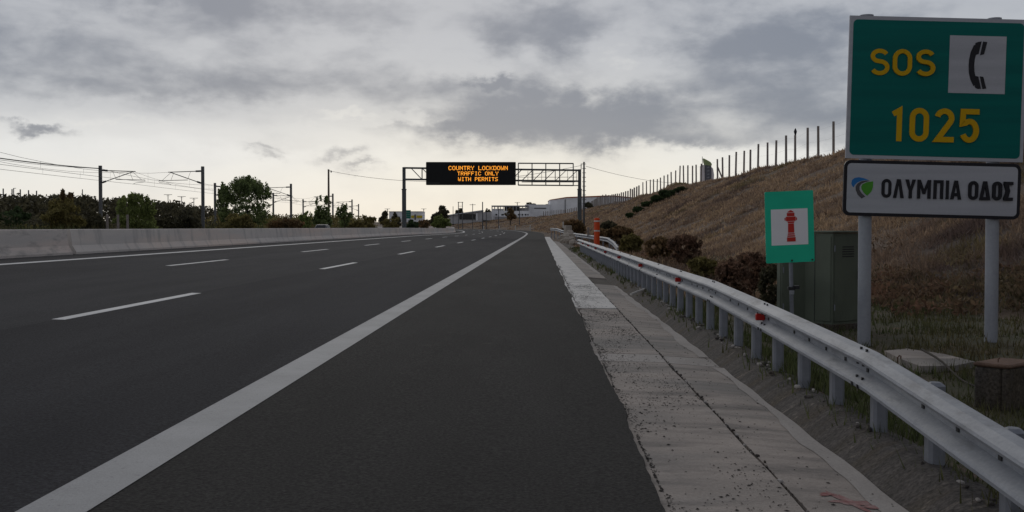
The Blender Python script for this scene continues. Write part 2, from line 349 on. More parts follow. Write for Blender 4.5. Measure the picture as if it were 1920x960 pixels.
# ------------------------------------------------------------------ road strips
SL = list(np.arange(-14, 60, .5))+list(np.arange(60, 180, 3))+list(np.arange(180, 560, 5))
def strip(name, u0, u1, m, dz, s0=-14, s1=555, thick=0., jag=None, n=1):
    b = MB(); rows = []
    for s in SL:
        if s < s0 or s > s1: continue
        ue = u1+(jag(s) if jag else 0.)
        row = [rp(s, u0+(ue-u0)*k/n, dz) for k in range(n+1)]
        if thick: row.append(rp(s, ue+.012, dz-thick))
        rows.append(row)
    b.grid(rows); return tag(b.build(name, m, smooth=False), kind='structure')
def jag(s): return .003*math.sin(s*7.1)+.008*math.sin(s*2.3+1)+.003*math.sin(s*15.7+.4)+.016*math.sin(s*.9)+(random.uniform(-.006, .006) if s < 30 else 0)
SL_keep = SL; SL = list(np.arange(-14, 40, .12))+list(np.arange(40, 180, 2))+list(np.arange(180, 560, 5))
strip('road_shoulder', -2.31, .60, asph_sh, 0, thick=.06, jag=jag)
SL = SL_keep
strip('road_lane', -6.0, -2.31, asph_1, 0); strip('road_lane', -9.97, -6.0, asph_2, 0); strip('road_lane', -15.3, -9.97, asph_2, .0)
def op_z(s, u): return float(rise(s)*.5+cross(s)*15+.02*(u+16))
b = MB(); b.grid([[Vector((*pt(s, u).xy, op_z(s, u))) for u in (-31.2, -24, -16.4)] for s in SL if s >= 0 and s < 400]); tag(b.build('opposite_road', asph_2), kind='structure')
strip('edge_line', -2.31, -2.01, paint, .004); strip('median_line', -13.50, -13.20, paint_w, .004)
b = MB()
for u, start in ((-5.97, 13.7-33.5), (-9.9, 29.4-50.1)):
    s = start
    while s < 330:
        b.grid([[rp(q, u-.085, .004), rp(q, u+.085, .004)] for q in np.linspace(s, s+5.6, 8)]); s += 16.75
tag(b.build('lane_dashes', paint_w), kind='structure')
# ------------------------------------------------------------------ gutter: near-worn and far-light slabs, joint, bottom channel, mossy bank
gut = MB()
def slab(s0, s1, u0, z0, u1, z1, mi, th=.08, n=None, wob=0.):
    n = n or max(2, int((s1-s0)/.5)); rows = []
    for s in np.linspace(s0+.012, s1-.012, n):
        r = float(rise(s)); w = wob*(math.sin(s*3.3)+.6*math.sin(s*9.1)+.5*random.uniform(-1, 1))
        a = pt(s, u0); c = pt(s, u1+w); rows.append([Vector((a.x, a.y, z0+r-th)), Vector((a.x, a.y, z0+r)), Vector((c.x, c.y, z1+r)), Vector((c.x, c.y, z1+r-th))])
    gut.grid(rows); k = len(gut.m); gut.m[-(n-1)*3:] = [mi]*((n-1)*3)
    for row, rev in ((rows[0], 0), (rows[-1], 1)): gut.add(row, [(0,1,2,3) if rev else (3,2,1,0)], mi)
s = -12.; ends1 = [3.6, 11.55, 12.15, 18.8]
pr = -12.
for e, mi in ((3.6,1), (11.4,1), (12.1,2), (18.8,1)):
    slab(pr, e, .40, -.032, 1.285, -.050, mi, wob=.006); pr = e
k = 0
while pr < 150:
    slab(pr, pr+7, .40, -.018, 1.285, -.036, 0, wob=.004); pr += 7
pr = -12.
for e, mi in ((-4,1), (5.2,1), (11.4,1), (12.1,2), (20.5,1), (27.4,1)):
    slab(pr, e, 1.312, -.060, 1.83, -.098, mi, wob=.008); pr = e
slab(27.4, 31, 1.312, -.085, 1.83, -.12, 3, wob=.02); pr = 31.
while pr < 110:
    slab(pr, pr+8, 1.312, -.055, 1.83, -.095, 1, wob=.008); pr += 8
for s_a, s_b in ((-12, 5.1), (5.3, 11.3), (12.2, 27.2), (34, 60)):
    rows = []
    for s in np.arange(s_a, s_b, .25):
        w0 = 1.73+.035*math.sin(s*.8)+.018*math.sin(s*3.1)+random.uniform(-.012, .012); zf = lambda u: float(np.interp(u, [1.312, 1.83], [-.060, -.098]))+float(rise(s))+.004
        a = pt(s, w0); c = pt(s, 1.842+.01*math.sin(s*4)); rows.append([Vector((a.x, a.y, zf(w0))), Vector((c.x, c.y, zf(1.83)+.002))])
    gut.grid(rows, 2)
for s_ in np.arange(2.5, 30, .045):
    if random.random() < .55: continue
    q = pt(s_, 1.30+random.gauss(0, .008)); sz = random.uniform(.008, .028); gut.box((q.x, q.y, -.056+random.uniform(-.004, .003)), (sz*random.uniform(.5, 1), sz*1.6, .016), random.uniform(-.4, .4), random.choice((2, 3, 3, 3)), bev=.004)
tag(gut.build('gutter', [conc_l, conc_d, conc_p, conc_b]), kind='structure')
bank = MB(); rows = []
for s in list(np.arange(-12, 45, .18))+list(np.arange(45, 112, 1)):
    r = float(rise(s)); nn = [random.uniform(-.35, .35) for _ in range(6)]; lip = .045+.010*math.sin(s*1.1)+.006*math.sin(s*3.3)+.014*nn[0]; lu = 2.10+.012*math.sin(s*1.9)+.03*nn[1]
    prof = [(1.80+.010*nn[2], -.135), (1.845+.008*nn[2], -.094+.006*nn[3]), (1.93, -.035+.008*nn[3]), (2.02, lip-.022+.008*nn[4]), (lu, lip), (lu+.12+.02*nn[5], lip-.012), (lu+.15, -.3)]
    rows.append([Vector((*pt(s, u).xy, z+r)) for u, z in prof])
bank.grid(rows)
for _ in range(150):
    s_ = random.uniform(2.5, 26); q = pt(s_, random.gauss(2.09, .035)); sz = random.uniform(.02, .07)
    bank.box((q.x, q.y, .045+random.uniform(-.012, .012)), (sz*random.uniform(.4, .8), sz*random.uniform(.8, 2.2), sz*.45), random.uniform(-.5, .5), random.choice((0, 0, 1)), bev=sz*.12)
tag(bank.build('gutter_bank', [conc_b, conc_p]), kind='structure')
# ------------------------------------------------------------------ concrete median barrier (two cast lengths that meet at a dark joint)
br = thing('concrete_barrier', 'long low grey concrete median barrier with stained sloping face beside the white left line', 'barrier', rp(60, -15.2))
prof = [(.30,-.05), (.30,.07), (.17,.28), (.10,.78), (.085,.80), (-.085,.80), (-.10,.78), (-.17,.28), (-.30,.07), (-.30,-.05)]
def barrier(s0, s1, step, name, du=0., label=None):
    b = MB(); rows = []
    for s in np.arange(s0, s1+.01, step):
        rows.append([rp(s, -15.3+du+u, 0)+Vector((0,0,z)) for u, z in prof])
    b.grid(rows); b.add(rows[0], [tuple(range(9, -1, -1))]); b.add(rows[-1], [tuple(range(10))])
    o = b.build(name, conc_n if label else conc_j, br)
    if label: o['label'] = label
barrier(35.86, 420, 1.5, 'barrier_section'); barrier(4, 35.74, .9, 'barrier_section', .035, 'near barrier length with dark water stains')
# ------------------------------------------------------------------ loose gravel on the gutter
st = []
def pebble(x, y, z, r):
    o = np.array([[1,0,0],[-1,0,0],[0,1,0],[0,-1,0],[0,0,1],[0,0,-.4]])*r*rng.uniform(.6, 1.3, (6, 1))*np.array([1.3,1,.5]); a = rng.uniform(0, 6.28)
    o = o @ np.array([[math.cos(a), -math.sin(a), 0], [math.sin(a), math.cos(a), 0], [0,0,1]])+np.array([x, y, z])
    for i, j in ((0,2), (2,1), (1,3), (3,0)): st.extend([o[i], o[j], o[4]]); st.extend([o[j], o[i], o[5]])
clus = [(rng.uniform(3, 26), rng.uniform(.72, 1.2)) for _ in range(40)]
for i in range(11000):
    if rng.random() < .42:
        c = clus[rng.integers(len(clus))]; s_ = c[0]+rng.normal(0, .42); u_ = c[1]+rng.normal(0, .10)
    elif rng.random() < .72: s_ = rng.uniform(2.5, 40); u_ = .625+abs(rng.normal(0, .04))*(1.3+math.sin(s_*1.7)+.6*math.sin(s_*5.1))*.6
    elif rng.random() < .35: s_ = rng.uniform(2.5, 24); u_ = 1.80-abs(rng.normal(0, .02))
    else: s_ = rng.uniform(2.5, 26); u_ = rng.uniform(.66, 1.75)
    if u_ < .62 or u_ > 1.8: continue
    z_ = np.interp(u_, [.40, 1.285, 1.31, 1.83], [-.032, -.05, -.06, -.098]) if s_ < 18.8 else np.interp(u_, [.40, 1.285, 1.31, 1.83], [-.018, -.036, -.06, -.098])
    q = pt(s_, u_); pebble(q.x, q.y, z_+.003, rng.choice([.003, .005, .007, .011], p=[.36, .38, .21, .05]))
tag(np_mesh('gravel', np.array(st), 3, stone), kind='stuff')
# red spray mark: a smeared cross sprayed on the channel slab
b = MB()
def onslab(s, u): q = pt(s, u); q.z = float(np.interp(u, [1.31, 1.83], [-.06, -.098]))+.003; return q
for k, (sc, uc, ls, lu, an) in enumerate(((5.72, 1.60, .045, .125, .25), (5.74, 1.575, .20, .030, .28), (5.64, 1.69, .035, .07, -.2), (5.86, 1.50, .03, .05, .5))):
    n = 22; poly = []
    for i in range(n):
        a = 2*math.pi*i/n; w = 1+.22*math.sin(3*a+k)+random.uniform(-.18, .18); x = lu*math.cos(a)*w; y = ls*math.sin(a)*w
        p = onslab(sc+x*math.sin(an)+y*math.cos(an), uc+x*math.cos(an)-y*math.sin(an)); p.z += .0006*k; poly.append(p)
    b.add(poly, [tuple(range(n))])
tag(b.build('spray_mark', redpaint), 'red spray-painted cross on the concrete gutter channel', 'paint mark')
# ------------------------------------------------------------------ guardrail
RS, RZ = [2.0, 4.78, 6.9, 9.64, 13.2, 60], [.22, .419, .563, .630, .695, .695]
def rail_top(s): return float(np.interp(s, RS, RZ))
WP = [(.004,.150), (-.008,.157), (-.05,.140), (-.095,.102), (-.101,.085), (-.092,.064), (-.03,.032), (-.014,.014), (-.014,-.022), (-.05,-.050), (-.088,-.078), (-.096,-.098), (-.092,-.122), (-.06,-.148), (-.04,-.155)]
WP2 = WP+[(x+.006, z*.985) for x, z in WP[::-1]]
gr_ = thing('guardrail', 'long galvanised guardrail beside the gutter, ramped down towards the viewer', 'guardrail', upos(8, 2.15))
def beam(path, m, parent, bolts=()):
    """path: list of (point of rail top centre line, right-hand normal)"""
    b = MB(); rows = [[p+nv*x+Vector((0,0,z*.85-.134)) for x, z in WP2] for p, nv in path]
    b.grid(rows, closed=True); k = len(WP2); b.add(rows[0], [tuple(range(k-1, -1, -1))]); b.add(rows[-1], [tuple(range(k))])
    for p, nv, x, z, a in bolts: b.box(p+nv*x+Vector((0,0,z*.85-.134)), (.012, a*.72, .024), math.atan2(nv.y, nv.x), 1)
    return b.build('rail', [m, boltm], parent)
def rpath(s): q = pt(s, 2.068); q.z = rail_top(s); return q, Vector((math.cos(A0), -math.sin(A0), 0))
path = [rpath(s) for s in np.concatenate([np.arange(2, 15, .35), np.arange(15, 60.2, 1.5)])]
bolts = []
for i in range(19):
    s = 7.05+3.05*i-3.05
    if s > 59: break
    for ds in (-.06, .06):
        p, nv = rpath(s+ds)
        for x, z in ((-.040,.146), (-.062,.049), (-.066,-.061), (-.097,-.112)): bolts.append((p, nv, x, z, .03))
    for ds in (-1.02, 0, 1.02, .51, 1.53):
        p, nv = rpath(s+ds); bolts.append((p, nv, -.015, -.004, .05))
beam(path, galv, gr_, bolts)
pb = MB(); pb.box((0,0,-.45), (.09,.105,1.1), 0, bev=.018); pm = pb.build('post', galv_p, None, (0,0,0)); pm.rotation_euler.z = -A0
def copy_part(src, parent, loc):
    c = src.copy(); COL.objects.link(c); c.parent = parent; c.location = Vector(loc)-WLOC[parent.name]; WLOC[c.name] = Vector(loc); return c
first = True
for i in range(57):
    s = 3.09+i; q = pt(s, 2.135); q.z = rail_top(s)-.06 if s > 7 else rail_top(s)-.02
    q.z -= .10
    if s > 59.6: break
    if first: pm.parent = gr_; pm.location = q-WLOC['guardrail']; WLOC[pm.name] = q; first = False
    else: copy_part(pm, gr_, q)
rb = MB(); rb.box((0,0,0), (.085,.03,.062), 0, bev=.006); rf0 = None
for i in range(9):
    s = 10.25+6.1*i
    if s > 59: break
    p, nv = rpath(s); q = p+nv*-.062+Vector((0,0,-.134))
    if rf0 is None: rf0 = rb.build('reflector', redm, gr_, (0,0,0)); rf0.location = q-WLOC['guardrail']; WLOC[rf0.name] = q
    else: copy_part(rf0, gr_, q)
# second guardrail beyond, swinging away from the road and dipping into the grass
g2 = thing('guardrail', 'short far guardrail that bends past rubble and dips into the grass behind the orange marker', 'guardrail', upos(80, 3.5))
ctrl = [(1160,463,62), (1152,453,64), (1141,445.5,66), (1118,442,71), (1090,438.5,78), (1070,436,86), (1063,432,94), (1055,431.5,100), (1045,428,108), (1033,427.5,118)]
pts = [P(*c) for c in ctrl]; path = []
for i, p in enumerate(pts):
    t = (pts[min(i+1, len(pts)-1)]-pts[max(i-1, 0)]); t.z = 0; t.normalize(); path.append((p, Vector((t.y, -t.x, 0))))
beam(path, galv, g2)
for i in range(1, len(pts)):
    for f in (.0, .5):
        a = pts[i]*(1-f)+pts[i-1]*f; nv = path[i][1]; q = a+nv*.06; copy_part(pm, g2, Vector((q.x, q.y, q.z-.1)))
# ------------------------------------------------------------------ rubble heap and concrete block by the rail ends
q0 = P(1068, 452, 66)
rk = thing('concrete_block', 'broken pale concrete headwall block standing where the two guardrails meet', 'concrete block', on(*P(1064, 445, 84).xy))
b = MB(); c = P(1064.5, 434, 88); b.box(c, (.52,.5,.95), .3, bev=.04); b.box(c+Vector((.22,.1,-.55)), (.6,.5,.6), .1, bev=.05); b.build('block', rubm, rk)
def rock(b, c, r):
    n = 9; vs = []; fs = []
    for ring, (zz, rr) in enumerate(((-.5,.55), (-.1,1.), (.35,.85), (.62,.4))):
        for k in range(n): a = 2*math.pi*k/n; w = random.uniform(.75, 1.2); vs.append(Vector(c)+Vector((math.cos(a)*rr*r*w, math.sin(a)*rr*r*w, zz*r*random.uniform(.8, 1.2))))
    for ring in range(3):
        for k in range(n): fs.append((ring*n+k, ring*n+(k+1) % n, (ring+1)*n+(k+1) % n, (ring+1)*n+k))
    fs.append(tuple(range(n-1, -1, -1))); fs.append(tuple(range(3*n, 4*n))); b.add(vs, fs)
rocks = [(1058,446,70,.30), (1066,443,72,.34), (1070,450,68,.26), (1063,451,66,.24), (1074,455,64,.22), (1056,452,66,.18), (1068,436.5,84,.28)]
descr = ['pale rubble stone at the gutter edge left of the heap', 'largest pale rubble stone on top of the heap by the rail', 'brownish rubble stone in the middle of the heap', 'low rubble stone at the front of the heap', 'rubble stone beside the end of the near guardrail', 'small stone lying on the gutter before the rubble heap', 'stone leaning on the far concrete block']
for (px, py, Y, r), dl in zip(rocks, descr):
    c = P(px, py, Y); b = MB(); rock(b, (c.x, c.y, c.z), r*1.25)
    tag(b.build('rubble_stone', rubm, None, (c.x, c.y, c.z-.3)), dl, 'stone', 'rubble between the guardrail ends')
# orange marker post with white bands
mk = thing('marker_post', 'round orange marker post with two white bands between the guardrails', 'marker post', P(1119, 455, 62.5))
base = P(1119, 456, 62.5); top = P(1119, 408.5, 62.5); hgt = top.z-base.z; b = MB()
b.tube([base+Vector((0,0,-.2)), base+Vector((0,0,hgt-.05)), base+Vector((0,0,hgt))], [.16,.16,.12], 18); b.build('tube', orange, mk, smooth=False)
for f in (.49, .87):
    b = MB(); b.tube([base+Vector((0,0,hgt*(f-.028))), base+Vector((0,0,hgt*(f+.028)))], .165, 18); b.build('band', mwhite, mk)
def stake(px, py0, py1, Y, w, name, label, cat, group=None, m=mwhite):
    a = P(px, py1, Y); t = P(px, py0, Y); b = MB(); b.box(((a.x+t.x)/2, Y, (a.z+t.z)/2-.1), (w, .05, t.z-a.z+.2), .4, bev=.015)
    q = on(a.x, Y); return tag(b.build(name, m, None, q), label, cat, group)
stake(1056, 415.5, 424, 118, .14, 'delineator', 'faded pinkish delineator behind the concrete block', 'delineator')
stake(1103, 426, 438, 74, .16, 'delineator', 'weathered delineator in dry brush beside the orange marker', 'delineator', None, fpost)
for px, Y, dl in ((994, 246, 'rightmost of four small white delineators along the far bend'), (966.5, 262, 'third small white delineator from the barrier along the far bend'), (936.5, 264, 'second small white delineator from the barrier along the far bend'), (907, 276, 'white delineator nearest the barrier end on the far bend')):
    s_, u_ = inv((px-960)/F*Y, Y); a = P(px, 431.5, Y); b = MB(); b.box((a.x, Y, a.z+.40), (.24,.14,1.3), .2, bev=.03)
    tag(b.build('delineator', mwhite, None, (a.x, Y, a.z-.4)), dl, 'delineator', 'white delineators along the far bend')

# ------------------------------------------------------------------ big SOS sign
SD = 14.2; SU = .4375*SD/F; so = P(1592.8, 29.7, SD); rr_ = math.atan(.0245)
SXv = Vector((math.cos(rr_), 0, -math.sin(rr_))); SYv = Vector((-math.sin(rr_), 0, -math.cos(rr_)))
def sl(x, y, d=0.): return so+SXv*(x*SU)+SYv*(y*SU)+Vector((0, -d, 0))
sg = thing('sos_sign', 'large green and white sign reading SOS 1025 on two grey posts behind the guardrail', 'road sign', on(sl(380, 0).x, SD+.1))
def rrect(x0, y0, x1, y1, r, n=6):
    out = []
    for cx, cy, a0 in ((x1-r, y0+r, -90), (x1-r, y1-r, 0), (x0+r, y1-r, 90), (x0+r, y0+r, 180)):
        for i in range(n+1): a = R(a0+90*i/n); out.append((cx+r*math.cos(a), cy+r*math.sin(a)))
    return out
def sbuild(polys, name, m, parent, d0, th=.002, fn=sl):
    b = MB()
    for i, p in enumerate(polys): b.prism(p, th+.0003*i, lambda x, y, d: fn(x, y, d0+d))
    return b.build(name, m, parent)
bd = sbuild([[(0,0), (757,0), (757,606), (0,606)]], 'upper_board', signw, sg, 0, .03)
gp = sbuild([rrect(15, 16, 742, 591, 19)], 'green_panel', signg, bd, .030, .003)
# separate plank seams of the extruded board are real: thin dark gaps between boards
lb = sbuild([rrect(-5, 613, 751, 851, 30)], 'lower_board', signk, sg, 0, .032)
sbuild([rrect(9, 627, 737, 837, 17)], 'white_panel', signw, lb, .032, .003)
def ribbon(pts, w, closed=False):
    pts = [Vector(p) for p in pts]; pts = [p for i, p in enumerate(pts) if i == 0 or (p-pts[i-1]).length > .01]
    if closed and (pts[0]-pts[-1]).length < .01: pts.pop()
    n = len(pts); L = []; Rr = []
    for i, p in enumerate(pts):
        a = pts[i-1] if (i > 0 or closed) else None; c = pts[(i+1) % n] if (i < n-1 or closed) else None
        d1 = (p-a).normalized() if a is not None else None; d2 = (c-p).normalized() if c is not None else None
        d1 = d1 or d2; d2 = d2 or d1; n1 = Vector((-d1.y, d1.x)); n2 = Vector((-d2.y, d2.x)); m_ = (n1+n2)
        m_ = m_.normalized() if m_.length > 1e-6 else n1; k = w/2/max(.45, m_.dot(n1)); L.append(p+m_*k); Rr.append(p-m_*k)
    return [[L[i], L[(i+1) % n], Rr[(i+1) % n], Rr[i]] for i in range(n if closed else n-1)]
def arc(cx, cy, rx, ry, a0, a1, n=14): return [(cx+rx*math.cos(R(a0+(a1-a0)*i/n)), cy-ry*math.sin(R(a0+(a1-a0)*i/n))) for i in range(n+1)]
def g_O(x0, y0, x1, y1, t, k=1.):
    x0 += t/2; x1 -= t/2; y0 += t/2; y1 -= t/2; r = (x1-x0)/2*k; return ribbon(rrect(x0, y0, x1, y1, r, 8), t, True)
def g_S(x0, y0, x1, y1, t):
    x0 += t/2; x1 -= t/2; y0 += t/2; y1 -= t/2; cx = (x0+x1)/2; rx = (x1-x0)/2; h = y1-y0; ry1 = h*.235; ry2 = h*.265
    return ribbon(arc(cx, y0+ry1, rx*.94, ry1, 25, 245, 20)+arc(cx, y1-ry2, rx, ry2, 72, -152, 20), t)
def g_1(x0, y0, x1, y1, t): return ribbon([(x0+t*.2, y0+(y1-y0)*.2), (x1-t/2, y0+t*.55), (x1-t/2, y1)], t)
def g_2(x0, y0, x1, y1, t):
    x0 += t/2; x1 -= t/2; y0 += t/2; cx = (x0+x1)/2; rx = (x1-x0)/2
    return ribbon(arc(cx, y0+rx, rx, rx, 168, -32, 16)+[(x0+t*.1, y1-t/2), (x1+t/2, y1-t/2)], t)
def g_5(x0, y0, x1, y1, t):
    x0 += t/2; xr = x1-t/2; y1 -= t/2; rx = (xr-x0)/2; ry = (y1-y0)*.30; cx = (x0+xr)/2
    return ribbon([(x1, y0+t/2), (x0+t*.1, y0+t/2), (x0, y1-ry*1.75)]+arc(cx, y1-ry, rx, ry, 125, -155, 18), t)
def lam(x0, y0, x1, y1, t):
    c = (x0+x1)/2; a = t*.56; return [[(x0, y1), (c-a, y0), (c+a, y0), (x1, y1), (x1-t*1.05, y1), (c, y0+t*1.5), (x0+t*1.05, y1)]]
def g_greek(ch, x0, y0, x1, y1, t):
    w = x1-x0; h = y1-y0; c = (x0+x1)/2
    if ch == 'O': return g_O(x0, y0, x1, y1, t)
    if ch == 'L': return lam(x0, y0, x1, y1, t)
    if ch == 'A': return lam(x0, y0, x1, y1, t)+[[(x0+w*.24, y1-h*.34), (x1-w*.24, y1-h*.34), (x1-w*.19, y1-h*.17), (x0+w*.19, y1-h*.17)]]
    if ch == 'D': return lam(x0, y0, x1, y1, t)+[[(x0+t*.4, y1-t), (x1-t*.4, y1-t), (x1-t*.1, y1), (x0+t*.1, y1)]]
    if ch == 'I': return [[(x0, y0), (x1, y0), (x1, y1), (x0, y1)]]
    if ch == 'Y': m_ = y0+h*.6; return [[(c-t/2, y1), (c+t/2, y1), (c+t/2, m_), (x1, y0), (x1-t*1.1, y0), (c, m_-t*1.1), (x0+t*1.1, y0), (x0, y0), (c-t/2, m_)]]
    if ch == 'M': return [[(x0, y1), (x0+t, y1), (x0+t, y0+h*.36), (c-t*.42, y0+h*.76), (c+t*.42, y0+h*.76), (x1-t, y0+h*.36), (x1-t, y1), (x1, y1), (x1, y0), (x1-t, y0), (c, y0+h*.5), (x0+t, y0), (x0, y0)]]
    if ch == 'P': return [[(x0, y1), (x0+t, y1), (x0+t, y0+t), (x1-t, y0+t), (x1-t, y1), (x1, y1), (x1, y0), (x0, y0)]]
    if ch == 'S': return [[(x0, y1), (x1, y1), (x1, y1-t), (x0+t*1.4, y1-t), (x0+w*.68, c*0+(y0+y1)/2), (x0+t*1.4, y0+t), (x1, y0+t), (x1, y0), (x0, y0), (x0, y0+t*.8), (x0+w*.68-t*1.25, (y0+y1)/2), (x0, y1-t*.8)]]
sbuild(g_S(90, 138, 173, 251, 18)+g_O(186, 138, 268, 251, 18)+g_S(283, 138, 366, 251, 18), 'lettering', signy, gp, .0335)
sbuild(g_1(191, 385, 235, 529, 23)+g_O(267, 385, 350, 529, 23)+g_2(373, 385, 456, 529, 23)+g_5(480, 385, 562, 529, 23), 'number', signy, gp, .0335)
pp = sbuild([[(427,74), (668,74), (668,318), (427,318)]], 'phone_panel', signw, gp, .0335, .002)
ph = ribbon([(541,117), (529,145), (523,175), (522,200), (524,228), (531,256), (544,281)], 24)
ph += [[(536,104), (548,99), (562,97), (551,150), (537,156), (530,140)], [(568,97), (586,99), (574,151), (557,156)]]
ph += [[(533,262), (540,244), (553,246), (566,298), (552,299), (541,293)], [(559,245), (574,247), (588,296), (572,299)]]
sbuild(ph, 'phone_symbol', signk, pp, .036)
T = [('O',156.4,199), ('L',206,252), ('Y',257,302), ('M',308.6,366.5), ('P',378,420), ('I',431,443.5), ('A',450,497), ('O',526,569), ('D',573.5,620), ('O',628,669), ('S',676,714.5)]
pl = []
for ch, x0, x1 in T: pl += g_greek(ch, x0, 690.5, x1, 771, 13.6)
wp_ = [o for o in lb.children][0]
sbuild(pl, 'lettering', signk, wp_, .0355)
def z8(px, py): x = px*.4286-75; return (x, (280+py*.1875)/.4375-68-.0245*x)
for nm, m_, pts_ in (('emblem', signbl, [(238,330),(245,297),(270,277),(310,270),(360,279),(415,300),(370,300),(330,308),(295,325),(272,350),(262,372),(245,352)]),
                     ('emblem', signgy, [(425,305),(380,303),(335,312),(300,332),(282,362),(285,400),(305,445),(345,482),(382,462),(345,430),(322,395),(322,360),(340,335),(375,318)]),
                     ('emblem', signgr, [(455,310),(455,370),(440,415),(400,455),(365,425),(342,390),(338,362),(350,340),(385,322),(420,315)])):
    sbuild([[z8(*p_) for p_ in pts_]], nm, m_, wp_, .0355)
for x in (82, 631):
    a = sl(x, -6); gb = sl(x, 1400); b = MB(); b.tube([Vector((a.x, SD+.085, a.z)), Vector((a.x+.0, SD+.085, g1(a.x, SD)-.3))], .081, 36)
    b.tube([Vector((a.x, SD+.085, a.z)), Vector((a.x, SD+.085, a.z+.012))], .086, 20); po = b.build('post', post_m, sg, smooth=False)
b = MB()
for y in (90, 300, 520, 700, 800): b.box(sl(378, y)+Vector((0, .022, 0)), (757*SU*.96, .04, .05))
b.build('back_rail', galv_p, sg)
# ------------------------------------------------------------------ hydrant sign
HD = 13.0; HU = .375*HD/F; ho = P(1433.2, 360.2, HD); hr = math.atan(-.042)
def hl(x, y, d=0.): return ho+Vector((math.cos(hr), 0, -math.sin(hr)))*(x*HU)+Vector((-math.sin(hr)*.7, 0, -math.cos(hr)))*(y*HU)+Vector((0, -d, 0))
hs = thing('hydrant_sign', 'green sign with a red hydrant symbol on a thin tilted post by the cabinet', 'road sign', on(hl(130, 0).x, HD+.05))
hb = sbuild([rrect(0, 0, 242, 357, 5, 2)], 'sign_plate', hyg, hs, 0, .012, hl)
hw = sbuild([[(29,89), (212,89), (212,269), (29,269)]], 'white_panel', hyw, hb, .012, .002, hl)
hyd = [[(110,107), (116,100), (121,100), (122,96), (132,96), (133,100), (138,100), (144,107)], [(108,109), (146,109), (146,126), (108,126)], [(96,134), (101,131), (101,148), (96,145)], [(103,128), (151,128), (151,150), (103,150)],
       [(153,131), (158,134), (158,145), (153,148)], [(109,152), (146,152), (142,160), (113,160)], [(113,162), (142,162), (143,208), (112,208)], [(111,211), (144,211), (145,218), (110,218)], [(109,221), (146,221), (147,228), (108,228)], [(106,231), (149,231), (149,252), (106,252)]]
sbuild(hyd, 'hydrant_symbol', hyr, hw, .014, .002, hl)
for x, y in ((128, 347), (230, 347)):
    c = hl(x, y, .015); b = MB(); b.tube([c, c+Vector((0,-.008,0))], .011, 8); b.build('screw', boltm, hb)
b = MB(); t_ = hl(128, 60); bt = P(1487, 600, HD+.04); b.tube([Vector((t_.x, HD+.03, t_.z)), Vector((bt.x, HD+.03, g1(bt.x, HD)-.2))], .024, 10); b.build('post', galv_p, hs)
c = P(1484, 541, HD); b = MB(); b.box(c+Vector((0,.0,0)), (.07,.07,.035)); b.box(c+Vector((.055,-.01,.015)), (.06,.05,.04)); b.box(c+Vector((-.03,-.01,.005)), (.03,.04,.03)); b.build('clamp', boltm, hs)
b = MB(); b.box(P(1483.5, 548, HD)+Vector((0,-.03,0)), (.05,.02,.045)); b.build('tag_plate', galv, hs)
# ------------------------------------------------------------------ green cabinets
def cabinet(px_l, px_c, px_r, py_t, Y, name, label, yaw, depth, zl=.0):
    c = P(px_c, py_t, Y); L = P(px_l, py_t, Y); Rr = P(px_r, py_t, Y)
    wl = (c.x-L.x)/max(.2, math.sin(yaw)); wr = (Rr.x-c.x)/math.cos(yaw)
    # near vertical edge at c; one face runs to the right, one to the left, both going back
    m_ = Matrix.Translation((c.x, c.y, 0)) @ Matrix.Rotation(yaw, 4, 'Z')
    gz0 = min(g1(c.x, c.y), g1(c.x, c.y+.5)); H = c.z-gz0
    root = thing(name, label, 'cabinet', (c.x, c.y+.25, gz0))
    def bx(x0, x1, y0, y1, z0, z1, nm, mm, bev=.01):
        b = MB(); b.box((0,0,0), (x1-x0, y1-y0, z1-z0), mtx=m_ @ Matrix.Translation(((x0+x1)/2, (y0+y1)/2, gz0+(z0+z1)/2)), bev=bev); return b.build(nm, mm, root)
    bx(-.02, wr+.02, -.02, wl+.02, -.3, .10, 'plinth', conc_b)
    bx(0, wr, 0, wl, .08, H-.035, 'body', cabm)
    bx(-.025, wr+.025, -.025, wl+.025, H-.03, H, 'lid', cabm, .012)
    d = bx(.03, wr-.03, -.012, .0-.001, .14, H-.08, 'door', cabm, .004)
    b = MB(); b.box((0,0,0), (.025,.03,.12), mtx=m_ @ Matrix.Translation((wr*.85, -.026, gz0+H*.55)), bev=.004); b.build('handle', boltm, d)
    for q_ in range(5): bx(wr*.3, wr*.7, -.016, -.0125, H-.24-q_*.035, H-.225-q_*.035, 'vent_slot', boltm, .001) if H > 1.2 else None
    for zz in (.3, H-.3): bx(.012, .028, -.03, -.013, zz, zz+.09, 'hinge', galv_p, .003)
    bx(-.004, -.0015, wl*.585, wl*.60, .12, H-.05, 'seam', boltm, .0005)
    d2 = bx(-.012, -.001, .03, wl*.56, .14, H-.08, 'side_panel', cabm, .004)
    return root
cabinet(1522, 1562, 1630, 433, 16.2, 'utility_cabinet', 'tall dark green utility cabinet behind the left post of the big sign', R(33), .5)
cabinet(1461, 1466, 1526, 474, 16.6, 'utility_cabinet', 'lower green utility cabinet directly behind the hydrant sign', R(8), .5)
